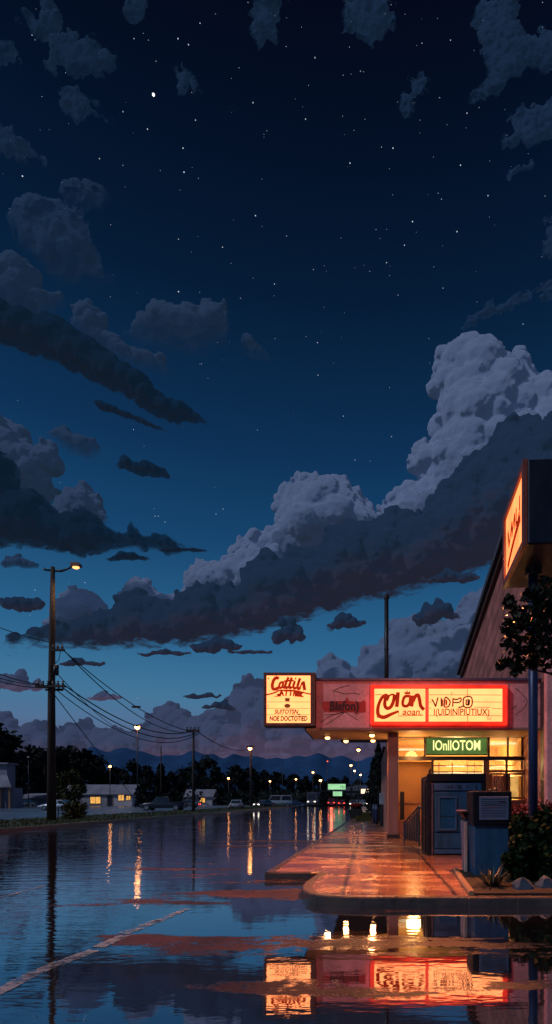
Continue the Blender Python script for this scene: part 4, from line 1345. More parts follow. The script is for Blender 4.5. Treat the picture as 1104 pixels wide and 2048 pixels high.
fl = MB().prism([V2(*p) for p in [(566, 150), (576, 150), (576, 200), (568, 200)]][::-1], LD - .036, LD - .0305, 'y').prism([V2(*p) for p in [(592, 150), (606, 156), (606, 190), (592, 196)]][::-1], LD - .036, LD - .0305, 'y')
fl.build('letter_fill', M['red_letter'], ls)
text_part('I(UIDINIPIUTIUX)', .30, (V2(715, 247)[0], LD - .034, V2(715, 247)[1]), M['brown_line'], ls, 'panel_lettering', .005, 0, .004, .80)
text_part('VC', .12, (V2(925, 298)[0], LD - .034, V2(925, 298)[1]), M['brown_line'], ls, 'panel_lettering', .004, .2)
# green window sign
GS = GD - .35
g0, g1, gz0, gz1 = gx(851, GS), gx(975, GS), gz(1510, GS), gz(1475, GS)
gs = thing('green_sign', 'green lit sign with pale outlined letters in front of the transom', 'sign', ((g0 + g1) / 2, GS, (gz0 + gz1) / 2))
MB().cbox(g0, g1, GS, GS + .12, gz0, gz1, .015).build('case', M['dark_trim'], gs)
MB().box(g0 + .03, g1 - .03, GS - .015, GS + .01, gz0 + .03, gz1 - .03).build('face', M['green_sign'], gs)
text_part('IOnlIOTOM', .50, ((g0 + g1) / 2, GS - .03, (gz0 + gz1) / 2 + .01), M['green_text'], gs, 'lettering', .012, 0, .006, .68)
for hx in (g0 + .15, g1 - .15):
    MB().tube([(hx, GS + .06, gz1), (hx, GS + .06, zb - .06)], .015, 6).build('hanger', M['steel'], gs)

# roof pipe
d_ = 22
pp = thing('roof_pipe', 'tall thin dark vent pipe standing on the shop roof', 'pipe', (gx(773, d_), d_, gz(1362, d_) - .3))
MB().tube([(gx(773, d_), d_, zt - .3), (gx(773, d_), d_, gz(1194, d_))], .085, 10).build('pipe', M['black'], pp, True)
MB().tube([(gx(773, d_), d_, gz(1198, d_)), (gx(773, d_), d_, gz(1191, d_))], .11, 10).build('cap', M['black'], pp)
MB().tube([(gx(773, d_), d_, gz(1300, d_)), (gx(773, d_), d_, gz(1298, d_))], .10, 10).build('collar', M['black'], pp)

# tall gabled building on the right
hall = thing('gabled_hall', 'tall brown boarded hall with steep gable beside the shop', 'building', (6, 24, 0))
HX = 5.60
prof = [(17.3, -.02), (33.0, -.02), (33.0, 9.2), (21.6, 12.0), (17.3, 9.2)]
MB().prism([(y, z) for y, z in prof], HX, HX + 14, 'x').build('wall', M['siding'], hall)
rf = MB()
for w0, w1, zoff in ((-.30, 14.2, .02),):
    a = [(33.6, 9.02), (21.6, 12.16), (16.9, 9.02)]
    b = [(y, z + .28) for y, z in a]
    rf.prism(a + b[::-1], HX + w0, HX + w1, 'x')
rf.build('roof', M['roof_dark'], hall)
bb = MB().prism([(33.4, 8.75), (21.6, 11.86), (17.0, 8.75), (17.0, 8.98), (21.6, 12.12), (33.4, 8.98)][::1], HX - .16, HX - .003, 'x')
bb.build('barge_board', M['sign_case'], hall)
pl = MB().cbox(HX - .14, HX + .3, 17.0, 17.29, -.02, 8.7, .03)
pl.build('corner_pilaster', M['stucco'], hall)
MB().box(HX - .05, HX - .004, 17.31, 17.9, 0, 5.2).build('down_board', M['dark_trim'], hall)

# pylon sign
pd0, pd1 = 9.0, 10.9
pyx = gx(1055, pd0)
py = thing('pylon_sign', 'tall navy pylon box sign with lit orange side on a blue pole', 'sign', (pyx + .5, 10, PZ), rz=0)
ztp, zbp = gz(918, pd0), gz(1088, pd0)
A0, A1 = Vector((pyx, pd0, 0)), Vector((gx(1012, pd1), pd1, 0))
dv = (A1 - A0).normalized()
nv = Vector((dv.y, -dv.x, 0))
Wd = 1.25


def pyl(u, w, z):                                     # u along the lit side from the near edge, w to the right
    p = A0 + dv * u + nv * w
    return (p.x, p.y, z)


Lp = (A1 - A0).length
cs = MB().loft([[pyl(0, 0, zbp), pyl(0, Wd, zbp), pyl(Lp, Wd, zbp), pyl(Lp, 0, zbp)], [pyl(0, 0, ztp), pyl(0, Wd, ztp), pyl(Lp, Wd, ztp), pyl(Lp, 0, ztp)]])
cs.build('case', M['sign_navy'], py, bevel=.03)
fr = MB()
for u0, u1, za, zb_ in ((0.0, Lp, ztp - .12, ztp + .01), (0.0, Lp, zbp - .01, zbp + .10), (0.0, .12, zbp + .1, ztp - .12), (Lp - .16, Lp, zbp + .1, ztp - .12)):
    fr.loft([[pyl(u0, -.07, za), pyl(u0, .0, za), pyl(u1, .0, za), pyl(u1, -.07, za)], [pyl(u0, -.07, zb_), pyl(u0, .0, zb_), pyl(u1, .0, zb_), pyl(u1, -.07, zb_)]])
fr.build('frame', surf('pylon_frame', (.22, .05, .03), .4), py)
fc = MB().loft([[pyl(.121, -.03, zbp + .101), pyl(.121, -.005, zbp + .101), pyl(Lp - .161, -.005, zbp + .101), pyl(Lp - .161, -.03, zbp + .101)],
                [pyl(.121, -.03, ztp - .121), pyl(.121, -.005, ztp - .121), pyl(Lp - .161, -.005, ztp - .121), pyl(Lp - .161, -.03, ztp - .121)]])
fc.build('face', glow('pylon_face_lit', (2.2, .52, .16, 1), .95, .2, 1.2), py)


def pyl_strokes(list_, name):
    mb = MB()
    for pts, w in list_:
        t = MB().ribbon([(Lp * p[0], p[1]) for p in pts], w, 0, .01)
        k0 = len(mb.v)
        for v in t.v:
            mb.v.append(Vector(pyl(Lp - v.x, -.035 + v.y, zbp + (ztp - zbp) * v.z)))
        mb.f += [tuple(i + k0 for i in f) for f in t.f]
    return mb.build(name, M['red_letter'], py)


# strokes in (along, up) fractions, far edge at the left as one reads it from the road
def pys(pts, w):
    return ([(p[0], p[1]) for p in pts], w)


pst = MB()


def pstroke(pts, w):
    n = len(pts)
    for i in range(n - 1):
        a, b = pts[i], pts[i + 1]
        dx, dz = (b[0] - a[0]) * Lp, (b[1] - a[1]) * (ztp - zbp)
        l = math.hypot(dx, dz)
        ox, oz = -dz / l * w / 2, dx / l * w / 2
        q = []
        for (s, e) in ((a, 1), (b, 1), (b, -1), (a, -1)):
            q.append(pyl(Lp - (s[0] * Lp + ox * e), -.038 - .0004 * (i % 2), zbp + s[1] * (ztp - zbp) + oz * e))
        pst.quad(*q)


for pts, w in [([(.22, .66), (.26, .50), (.28, .42)], .10), ([(.28, .44), (.36, .56), (.42, .66), (.42, .46)], .09), ([(.42, .48), (.50, .60), (.55, .68), (.56, .48)], .09), ([(.62, .70), (.62, .50), (.68, .46), (.76, .56), (.78, .74)], .09), ([(.20, .18), (.34, .27), (.56, .38), (.80, .46)], .15)]:
    pstroke(pts, w)
pst.build('script_lettering', M['red_letter'], py)
pc_ = Vector(pyl(Lp / 2, -.35, zbp + .35))
lamp_light('SPOT', pc_, 5000, (1, .30, .095), .25, (-.74, -.20, -.66), 128)  # added spot without a fixture, boosts the sign's glow on the forecourt
lamp_light('SPOT', Vector(pyl(Lp / 2, -.35, (ztp + zbp) / 2)), 620, (1, .34, .18), .3, (-.45, .85, -.15), 92)  # second added spot, no fixture: throws sign glow onto the fascia
ppx = gx(1066, 10.0)
MB().tube([(ppx, 10.0, PZ - .05), (ppx, 10.0, zbp + .02)], .085, 14).build('pole', M['pole_blue'], py, True)
MB().cbox(ppx - .2, ppx + .2, 9.8, 10.2, PZ - .04, PZ + .05, .02).build('base_plate', M['steel'], py)
MB().tube([(ppx, 10.0, zbp - .12), (ppx, 10.0, zbp + .01)], .15, 14).build('collar', M['steel'], py)

# ------------------------------------------------------------------ kiosk, display stand, bin, rail
kd = F * (CH - PZ) / (1710 - HY)
X = lambda px: gx(px, kd)
Zk = lambda p: gz(p, kd)
ks = thing('kiosk', 'man-high dark blue vending kiosk with framed door panel on the pavement', 'kiosk', (X(912), kd + 1, PZ))
kt = Zk(1549)
kxl, kxr = X(856), X(970)
MB().cbox(kxl, kxr, kd + .06, kd + 1.75, PZ, kt, .03).build('casing', M['kiosk_dark'], ks)
fr = MB()
fr.cbox(kxl - .02, kxr + .02, kd - .04, kd + .06, kt - .17, kt + .02, .02)
fr.cbox(kxl - .02, kxl + .075, kd - .03, kd + .06, PZ, kt - .172, .015).cbox(kxr - .075, kxr + .02, kd - .03, kd + .06, PZ, kt - .172, .015)
fr.build('front_frame', M['kiosk_dark'], ks)
MB().cbox(kxl + .08, kxl + .11, kd - .045, kd + .02, PZ, kt - .2, .008).build('edge_strip', M['coping'], ks)
MB().cbox(kxl + .12, kxr - .08, kd - .01, kd + .055, PZ + .01, kt - .19, .01).build('front_panel', M['kiosk_blue'], ks)
hp = MB().cbox(X(868), X(952), kd - .035, kd - .012, Zk(1581), Zk(1567), .008).build('header_panel', M['kiosk_pale'], ks)
tk = MB()
for p in (893, 897, 901, 904, 909, 914, 918, 921, 934):
    tk.box(X(p) - .008, X(p) + .009, kd - .041, kd - .036, Zk(1578 - (p % 3)), Zk(1570 + (p % 2)))
tk.build('lettering', M['kiosk_dark'], hp)
dp = MB().cbox(X(869), X(945), kd - .03, kd - .012, Zk(1664), Zk(1585), .01).build('door', M['kiosk_blue'], ks)
fr = MB()
wx0, wx1, wz0, wz1 = X(876), X(913), Zk(1661), Zk(1593)
for a, b, c_, d_ in ((wx0, wx1, wz1 - .04, wz1), (wx0, wx1, wz0, wz0 + .04), (wx0, wx0 + .035, wz0 + .04, wz1 - .04), (wx1 - .035, wx1, wz0 + .04, wz1 - .04)):
    fr.cbox(a, b, kd - .065, kd - .031, c_, d_, .008)
fr.build('window_frame', M['kiosk_pale'], dp)
MB().box(wx0 + .036, wx1 - .036, kd - .045, kd - .032, wz0 + .041, wz1 - .041).build('window', M['kiosk_glass'], dp)
MB().box(wx0 + .04, wx1 - .04, kd - .05, kd - .046, Zk(1633), Zk(1632)).build('shelf_line', M['kiosk_dark'], dp)
MB().cbox(X(869), X(945), kd - .03, kd - .012, Zk(1697), Zk(1667), .01).build('lower_panel', M['kiosk_blue'], ks)
MB().cbox(X(869), X(950), kd - .035, kd - .012, PZ + .03, Zk(1699), .01).build('kick_plate', M['kiosk_pale'], ks)
for yy in (1612, 1625, 1640):
    MB().box(X(917), X(944), kd - .0335, kd - .0305, Zk(yy) - .006, Zk(yy)).build('louvre', M['kiosk_dark'], dp)
MB().tube([(kxl + .06, kd + .2, kt), (kxl + .06, kd + .2, kt + .10), (kxl + .09, kd + .2, kt + .13)], .025, 8).build('vent_stub', M['black'], ks)
for yv in (kd + .45, kd + 1.1):
    MB().tube([(kxl - .035, yv, PZ), (kxl - .035, yv, kt - .1)], .022, 6).build('side_pipe', M['sign_case'], ks)
MB().box(kxl - .012, kxl - .001, kd + .2, kd + 1.6, PZ + .85, PZ + .89).build('side_batten', M['sign_case'], ks)

nd_ = 9.15
X = lambda px: gx(px, nd_)
Zk = lambda p: gz(p, nd_)
ds = thing('display_stand', 'blue pedestal with black framed display of grey lines beside the shrub', 'display stand', (X(985), nd_ + .3, PZ))
MB().loft([[(X(950), nd_ + .02, PZ - .05), (X(1017), nd_ + .02, PZ - .05), (X(1017), nd_ + .5, PZ - .05), (X(950), nd_ + .5, PZ - .05)], [(X(949), nd_ + .02, Zk(1648)), (X(1019), nd_ + .02, Zk(1648)), (X(1019), nd_ + .5, Zk(1648)), (X(949), nd_ + .5, Zk(1648))]]).build('body', M['kiosk_blue'], ds, bevel=.015)
MB().cbox(X(945), X(1023), nd_ - .03, nd_ + .56, Zk(1650), Zk(1582), .02).build('head', M['kiosk_dark'], ds)
pn = MB().cbox(X(958), X(1016), nd_ - .05, nd_ - .025, Zk(1640), Zk(1593), .006).build('panel', M['panel_grey'], ds)
tl = MB()
for i, yy in enumerate((1598, 1603, 1607, 1611, 1616, 1621, 1626, 1632)):
    rr = random.Random(i)
    tl.ribbon([(X(960 + rr.uniform(0, 3)), Zk(yy)), (X(985), Zk(yy + rr.uniform(-.8, .8))), (X(1013 - rr.uniform(0, 4)), Zk(yy + rr.uniform(-.5, .5)))], .010, nd_ - .051, .003)
tl.cbox(X(996), X(1010), nd_ - .056, nd_ - .0505, Zk(1604.5), Zk(1601.5), .002)
tl.build('lettering', M['dark_letter'], pn)
for px_, r_ in ((983, .035), (992, .05)):
    bm = bmesh.new()
    bmesh.ops.create_uvsphere(bm, u_segments=10, v_segments=6, radius=r_)
    MB().bm(bm, Matrix.Translation((X(px_), nd_ + .1, Zk(1581)))).build('knob', M['black'], ds, True)

bd_ = 9.62
X = lambda px: gx(px, bd_)
Zk = lambda p: gz(p, bd_)
bn = thing('waste_bin', 'pale grey square waste bin with flared dark rim left of display stand', 'bin', (X(945), bd_ + .25, PZ))
bx0, bx1 = X(929), X(968)
bh = Zk(1642)
MB().loft([[(bx0 + .03, bd_ + .03, PZ - .03), (bx1 - .03, bd_ + .03, PZ - .03), (bx1 - .03, bd_ + .42, PZ - .03), (bx0 + .03, bd_ + .42, PZ - .03)], [(bx0, bd_, bh), (bx1, bd_, bh), (bx1, bd_ + .45, bh), (bx0, bd_ + .45, bh)]]).build('body', M['bin'], bn, bevel=.012)
MB().loft([[(bx0, bd_, bh), (bx1, bd_, bh), (bx1, bd_ + .45, bh), (bx0, bd_ + .45, bh)], [(bx0 + .02, bd_ + .02, bh + .05), (bx1 - .02, bd_ + .02, bh + .05), (bx1 - .02, bd_ + .43, bh + .05), (bx0 + .02, bd_ + .43, bh + .05)], [(bx0 - .06, bd_ - .05, bh + .15), (bx1 + .04, bd_ - .05, bh + .15), (bx1 + .04, bd_ + .5, bh + .15), (bx0 - .06, bd_ + .5, bh + .15)]]).build('rim', M['kiosk_dark'], bn, bevel=.01)
MB().cbox(bx0 - .07, bx1 + .05, bd_ - .06, bd_ + .51, bh + .151, bh + .185, .008).build('lid', M['coping'], bn)
MB().cbox(bx0 - .004, bx0 + .05, bd_ - .012, bd_ + .03, PZ - .02, bh - .02, .006).build('corner_strip', surf('bin_strip', (.5, .34, .30), .5), bn)

rd_ = 15.4
X = lambda px: gx(px, rd_)
Zk = lambda p: gz(p, rd_)
rl = thing('handrail', 'dark metal handrail with sloping top and panel infill before the shop door', 'handrail', (X(828), rd_, PZ))
MB().tube([(X(814), rd_ + 1.2, PZ + .60), (X(822), rd_ + .6, PZ + .78), (X(838), rd_, PZ + 1.10), (X(842), rd_ - .1, PZ + 1.05)], .03, 8).build('top_rail', M['steel'], rl, True)
MB().tube([(X(814), rd_ + 1.2, PZ), (X(814), rd_ + 1.2, PZ + .60)], .03, 8).build('post', M['steel'], rl)
MB().tube([(X(838), rd_, PZ), (X(838), rd_, PZ + 1.08)], .03, 8).build('post', M['steel'], rl)
MB().add([(X(816), rd_ + 1.1, PZ + .1), (X(837), rd_ + .04, PZ + .1), (X(837), rd_ + .04, PZ + 1.0), (X(823), rd_ + .62, PZ + .72), (X(816), rd_ + 1.1, PZ + .55)], [(0, 1, 2, 3, 4)]).build('infill_panel', M['sign_case'], rl)
ib = MB()
for t in np.linspace(.1, .9, 6):
    x = X(814) + (X(838) - X(814)) * t
    ib.tube([(x - .02, rd_ + 1.2 * (1 - t), PZ + .05), (x - .02, rd_ + 1.2 * (1 - t), PZ + .58 + .45 * t)], .012, 6)
ib.build('bar', M['steel'], rl)

# ------------------------------------------------------------------ planter
pc0, pc1 = pav(907, 1743), pav(933, 1786)
pb = MB().prism([(pc0.x + .02, pc0.y), (pc1.x + .02, front + .16), (7, front + .16), (7, pc0.y + .9), (3.2, pc0.y + .9), (2.4, pc0.y)], PZ - .02, PZ + .03)
struct(pb, 'planting_bed', M['soil'], 'dark soil bed behind the forecourt kerb')
struct(strip([pc0, pc0.lerp(pc1, .5), Vector((pc1.x, front + .15, PZ))], .07, PZ - .02, PZ + .06, 1), 'kerb', M['kerb_far'], 'low pale edging along the side of the soil bed')


def blob_leaves(mb, c, rx, ry, rz, size, n, rnd, aspect=1.6):
    cl = []
    for _ in range(26):
        v = Vector((rnd.gauss(0, 1), rnd.gauss(0, 1), rnd.gauss(0, 1))).normalized()
        k = rnd.random() ** .4 * .85
        cl.append((Vector((c[0] + v.x * rx * k, c[1] + v.y * ry * k, c[2] + v.z * rz * k)), min(rx, rz) * rnd.uniform(.25, .45)))
    return mb.leaves(cl, 0, size, n, rnd, aspect=aspect)


rn = random.Random(21)
shb = thing('shrub', 'dense dark green leafy shrub at the right edge of the soil bed', 'shrub', (3.0, 9.0, PZ))
mb = MB()
blob_leaves(mb, (gx(1070, 8.7), 8.7, .62), .46, .5, .56, .062, 5200, rn)
blob_leaves(mb, (gx(1110, 8.5), 8.5, .72), .5, .5, .62, .062, 3800, rn)
blob_leaves(mb, (gx(1045, 8.6), 8.6, .35), .32, .3, .3, .06, 1700, rn)
mb.build('leaves', M['leaf_shrub'], shb)
st = MB()
for i in range(9):
    a = rn.uniform(0, 2 * PI)
    b0 = Vector((gx(1075, 8.7) + rn.uniform(-.15, .25), 8.7, PZ))
    st.tube([b0, b0 + Vector((math.cos(a) * .15, math.sin(a) * .15, .35)), b0 + Vector((math.cos(a) * .35, math.sin(a) * .3, .8))], [.02, .014, .006], 5)
st.build('stems', M['bark'], shb)
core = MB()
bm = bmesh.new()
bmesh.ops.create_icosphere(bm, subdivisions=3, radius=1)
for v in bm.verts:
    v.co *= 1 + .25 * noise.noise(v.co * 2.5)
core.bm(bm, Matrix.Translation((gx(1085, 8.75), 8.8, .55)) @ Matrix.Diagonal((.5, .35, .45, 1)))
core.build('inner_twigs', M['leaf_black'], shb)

sp_ = thing('spiky_plant', 'rosette of narrow spiky leaves in the soil bed before the stand', 'plant', (gx(985, 8.0), 8.0, PZ))
mb = MB()
for i in range(70):
    a = rn.uniform(0, 2 * PI)
    el_ = rn.uniform(.25, 1.35)
    L = rn.uniform(.28, .5)
    base = Vector((gx(985, 8.0) + math.cos(a) * .03, 8.0 + math.sin(a) * .03, PZ))
    dirv = Vector((math.cos(a) * math.cos(el_), math.sin(a) * math.cos(el_), math.sin(el_)))
    sidev = Vector((-math.sin(a), math.cos(a), 0))
    p0, p1, p2 = base, base + dirv * L * .55, base + dirv * L - Vector((0, 0, .10 * math.cos(el_)))
    mb.add([p0 - sidev * .012, p0 + sidev * .012, p1 + sidev * .014, p2, p1 - sidev * .014], [(0, 1, 2, 4), (4, 2, 3)])
mb.build('blades', M['leaf_blade'], sp_)


def rock(px, py, w, h, d, lab, seed):
    bm = bmesh.new()
    bmesh.ops.create_icosphere(bm, subdivisions=3, radius=1)
    for v in bm.verts:
        n_ = noise.noise(v.co * 1.3 + Vector((seed, 0, 0)))
        v.co = Vector((v.co.x * w * (1 + .3 * n_), v.co.y * w * .7, v.co.z * h * (1 + .5 * noise.noise(v.co * 1.1 + Vector((0, seed, 0))))))
        for pl_ in (Vector((.6, -.4, .7)), Vector((-.7, -.5, .5)), Vector((.1, -.9, .3))):
            pl_ = pl_.normalized()
            e = v.co.dot(pl_) - (w * .72 if abs(pl_.x) > .2 else w * .5)
            if e > 0:
                v.co -= pl_ * e
    o = MB().bm(bm).build('rock', M['rock'])
    o.location = (gx(px, d), d, PZ + h * .45)
    return tag(o, lab, 'rock')


rock(1046, 1770, .15, .13, 7.75, 'pale angular stone under the shrub nearest the spiky plant', 3)
rock(1092, 1765, .14, .13, 7.9, 'pale stone half hidden under the shrub at the right edge', 8)

fb = thing('flowering_hedge', 'low hedge with dark red blossoms under the shop windows', 'hedge', (gx(1040, 15), 15, PZ))
mb = MB()
fx = MB()
for i in range(9):
    cx_ = gx(1012 + i * 12, 15.5)
    blob_leaves(mb, (cx_, 15.5, .75), .32, .4, .55, .09, 420, rn)
    for _ in range(150):
        fxp = Vector((cx_ + rn.gauss(0, .16), 15.25 + rn.uniform(-.2, .25), 1.0 + rn.gauss(0, .14)))
        fx.leaves([(fxp, .02)], 0, .08, 1, rn, aspect=1.0)
mb.build('leaves', M['leaf_black'], fb)
fx.build('blossoms', M['petal_red'], fb)

# overhanging tree at the right
rt = thing('overhanging_tree', 'black leafy branch of a young tree hanging before the pylon pole', 'tree', (3.55, 8.2, PZ))
tp = [(3.55, 8.2, PZ), (3.5, 8.2, 1.6), (3.42, 8.25, 2.8), (3.45, 8.3, 3.9), (3.4, 8.3, 5.0)]
MB().tube(tp, [.09, .08, .065, .05, .02], 9).build('trunk', M['bark'], rt, True)
br = MB()
ends = []
for b0, b1, b2 in [((3.43, 8.27, 3.0), gx(1060, 8.2), 1300), ((3.42, 8.25, 3.3), gx(1022, 8.2), 1250), ((3.45, 8.3, 3.7), gx(1040, 8.2), 1215), ((3.43, 8.3, 4.0), gx(1075, 8.2), 1190), ((3.42, 8.25, 2.9), gx(1015, 8.2), 1330)]:
    e = Vector((b1, 8.15, gz(b2, 8.2)))
    s = Vector(b0)
    mid = s.lerp(e, .5) + Vector((0, 0, .12))
    br.tube([s, mid, e], [.03, .018, .006], 6)
    ends.append(e)
br.build('branches', M['bark'], rt, True)
mb = MB()
cl = [(at(px_, py_, 8.2 + rn.uniform(-.2, .2)), r_) for px_, py_, r_ in [(1050, 1250, .30), (1075, 1230, .30), (1095, 1260, .34), (1030, 1235, .18), (1018, 1258, .12), (1025, 1285, .15), (1045, 1300, .20), (1080, 1295, .28), (1012, 1325, .10), (1035, 1335, .10), (1000, 1333, .06),
                                                                    (1062, 1190, .16), (1085, 1190, .20), (1100, 1210, .2), (1022, 1205, .12), (1060, 1325, .14), (1100, 1310, .24), (1130, 1260, .5), (1135, 1200, .4), (1028, 1345, .06), (1090, 1170, .12), (1140, 1330, .3)]]
for c_, r_ in cl:
    mb.leaves([(c_, r_)], 0, .075, int(26 + 1000 * r_ * r_), rn, aspect=1.5)
mb.build('leaves', M['leaf_black'], rt)

# ------------------------------------------------------------------ across the road: poles, wires
ud = 34.5
ux = gx(103, ud)
uz = lambda p: gz(p, ud)
up = thing('utility_pole', 'tall dark wooden utility pole with lit lamp arm on the verge', 'utility pole', (ux, ud, .13))
pts = [(ux, ud, .1), (ux, ud, uz(1400)), (ux + .05, ud, uz(1250)), (ux + .08, ud, uz(1134))]
MB().tube(pts, [.27, .21, .17, .12], 12).build('pole', M['wood_pole'], up, True)
am = MB().tube([(ux + .05, ud, uz(1141)), (ux + .6, ud, uz(1142)), (ux + 1.0, ud, uz(1138)), (ux + 1.35, ud, uz(1133))], [.075, .08, .055, .05], 8)
am.tube([(ux - .45, ud, uz(1138)), (ux - .35, ud, uz(1140)), (ux + .08, ud, uz(1141))], [.1, .06, .07], 8)
am.build('lamp_arm', M['black'], up, True)
hd = MB().loft([[(ux + 1.25 + dx * w, ud + dy, uz(z)) for dx, dy in ((0, -.17), (1, -.17), (1, .17), (0, .17))] for w, z in ((.58, 1134), (.62, 1130), (.5, 1126))])
hd = hd.build('lamp_head', surf('lamp_hood', (.2, .07, .03), .5), up, bevel=.02)
bm = bmesh.new()
bmesh.ops.create_uvsphere(bm, u_segments=14, v_segments=8, radius=1)
MB().bm(bm, Matrix.Translation((ux + 1.53, ud, uz(1135))) @ Matrix.Diagonal((.22, .15, .09, 1))).build('lens', M['lamp_amber'], hd, True)
lamp_light('SPOT', (ux + 1.53, ud, uz(1138)), 500, (1, .6, .28), .15, (0, 0, -1), 140)


def cross(z, x0_, x1_, nin, dep=0):
    c_ = MB().box(ux + x0_, ux + x1_, ud - .3 + dep, ud - .18 + dep, z - .07, z + .07)
    c_.build('crossarm', M['wood_pole'], up)
    for i in range(nin):
        x = ux + x0_ + (x1_ - x0_) * (i + .5) / nin
        MB().tube([(x, ud - .24 + dep, z + .07), (x, ud - .24 + dep, z + .16), (x, ud - .24 + dep, z + .2), (x, ud - .24 + dep, z + .32)], [.03, .09, .05, .08], 8).build('insulator', M['porcelain'], up, True)


cross(uz(1374), -.85, 1.0, 6)
cross(uz(1302), .1, .95, 3)
cross(uz(1378), -.5, .6, 2, .45)
tr_ = MB().tube([(ux + .42, ud - .25, uz(1352)), (ux + .42, ud - .25, uz(1332))], .16, 12)
tr_.build('transformer', M['steel'], up, True)
co_ = MB()
co_.tube([(ux + .3 + .16 * math.cos(t) + .02 * math.sin(3 * t), ud - .3 - .01 * t, uz(1342) + .3 * math.sin(t)) for t in np.linspace(0, 5 * PI, 44)], .022, 5)
co_.tube([(ux + .7, ud - .25, uz(1304)), (ux + .6, ud - .25, uz(1322)), (ux + .35, ud - .25, uz(1330))], .022, 5)
co_.tube([(ux - .1, ud - .3, uz(1374)), (ux + .3, ud - .35, uz(1355)), (ux + .5, ud - .3, uz(1374))], .02, 5)
co_.build('cable_coil', M['cable'], up)


def wire(a, b, sag, r0, lab, r1=None):
    a, b = Vector(a), Vector(b)
    mb = MB()
    n = 22
    P = [a.lerp(b, i / n) - Vector((0, 0, sag * 4 * (i / n) * (1 - i / n))) for i in range(n + 1)]
    o = thing('power_line', lab, 'power line', tuple(a), 'power lines on the tall utility pole')
    mb.tube(P, [r0 + ((r1 or r0) - r0) * i / n for i in range(n + 1)], 5)
    mb.build('cable', M['cable'], o)
    return o


t2d = 62.0
def tw(px, py, d=t2d):
    return at(px, py, d)


wire((ux + .8, ud - .24, uz(1299)), tw(385, 1464), 1.6, .035, 'power line from the upper crossarm sagging right to the T-shaped pole')
wire((ux + .9, ud - .24, uz(1371)), tw(378, 1464), 1.2, .04, 'upper power line from the lower crossarm towards the T-shaped pole', .05)
wire((ux + .6, ud - .24, uz(1371)), tw(392, 1466), 1.7, .04, 'middle power line from the lower crossarm towards the T-shaped pole', .05)
wire((ux + .3, ud - .24, uz(1378)), tw(396, 1468), 2.0, .028, 'lowest thin power line running right to the T-shaped pole', .04)
wire((ux + .25, ud - .3, uz(1340)), at(275, 1462, 112), 1.6, .028, 'thin service line from the cable coil to the tallest lit street lamp')
g0_ = Vector((ux + .25, ud - .24, uz(1388)))
g1_ = at(196, 1502, 46)
wire(g0_, g0_ + (g1_ - g0_) * (g0_.z / (g0_.z - g1_.z)), .1, .03, 'steep guy wire dropping right from the crossarm')
wire((ux - .7, ud - .24, uz(1370)), at(-160, 1262, 24), .4, .028, 'upper wire leaving the lower crossarm to the left edge')
wire((ux - .4, ud - .24, uz(1371)), at(-160, 1280, 24), .5, .02, 'middle wire leaving the lower crossarm to the left edge')
wire((ux - .2, ud + .2, uz(1374)), at(-160, 1296, 24), .5, .026, 'lowest wire leaving the lower crossarm to the left edge')
wire((ux, ud - .2, uz(1286)), at(-160, 1180, 24), .3, .024, 'single wire from the upper pole out to the left edge')
wire(tw(396, 1464), at(502, 1496, 120), 1.2, .05, 'faint wire from the T-shaped pole to the tall far pole')
wo = wire((ux + .85, ud - .24, uz(1302)), tw(384, 1463), .9, .03, 'wire from the upper crossarm with a small splice box partway along', .045)
s_ = Vector((ux + .85, ud - .24, uz(1302))).lerp(tw(384, 1463), .42) - Vector((0, 0, .9 * 4 * .42 * .58))
MB().cbox(s_.x - .35, s_.x + .35, s_.y - .07, s_.y + .07, s_.z - .09, s_.z + .07, .02).build('splice_box', M['cable'], wo)


def tpole(px, ytop, ybase, d, w, lab, arms=1.0):
    b = at(px, ybase, d)
    o = thing('utility_pole', lab, 'utility pole', tuple(b))
    MB().tube([(b.x, d, b.z - .1), (b.x, d, gz(ytop, d))], [w, w * .6], 8).build('pole', M['wood_pole'], o, True)
    z = gz(ytop + 4, d)
    if arms:
        MB().box(b.x - arms, b.x + arms, d - w - .14, d - w, z - .12, z + .12).build('crossarm', M['wood_pole'], o)
        for x in (-.85, -.3, .3, .85):
            MB().tube([(b.x + x * arms, d - w - .07, z + .12), (b.x + x * arms, d - w - .07, z + .42)], [.06, .09], 6).build('insulator', M['porcelain'], o)
    return o


tpole(387, 1458, 1624, t2d, .19, 'T-shaped utility pole on the verge beyond the black pickup', .75)
tpole(322, 1492, 1612, 110, .18, 'bare dark pole between lit house and black pickup', 0)
tpole(502, 1490, 1611, 120, .28, 'tall far pole with small crossarm beyond the white car', .9)


def street_lamp(px, ytop, ybase, d, lab, lit='lamp', arm=0, r=.09, lens=.35, group='lit street lamps in the distance'):
    b = at(px, ybase, d)
    zt_ = gz(ytop, d)
    o = thing('street_lamp', lab, 'street lamp', (b.x, d, max(b.z - .1, 0)), group)
    P = [(b.x, d, max(b.z - .1, 0)), (b.x, d, zt_ - .3)]
    if arm:
        P += [(b.x + arm * .3, d, zt_ + .1), (b.x + arm, d, zt_ + .2)]
    MB().tube(P, [r] + [r * .6] * (len(P) - 1), 7).build('pole', M['steel'], o, True)
    cx_ = b.x + arm
    hz = zt_ + (.2 if arm else 0)
    h = MB().loft([[(cx_ + sx_ * lens * w, d + sy_ * lens * w, hz + z) for sx_, sy_ in ((-1, -.7), (1, -.7), (1, .7), (-1, .7))] for w, z in ((.95, .02), (1.05, .14), (.55, .32))]).build('lamp_head', M['steel'], o)
    if lit:
        bm = bmesh.new()
        bmesh.ops.create_uvsphere(bm, u_segments=10, v_segments=8, radius=1)
        MB().bm(bm, Matrix.Translation((cx_, d - .05, hz - lens * .25)) @ Matrix.Diagonal((lens * .8, lens * .7, lens * .65, 1))).build('lens', M[lit], h, True)
    return o


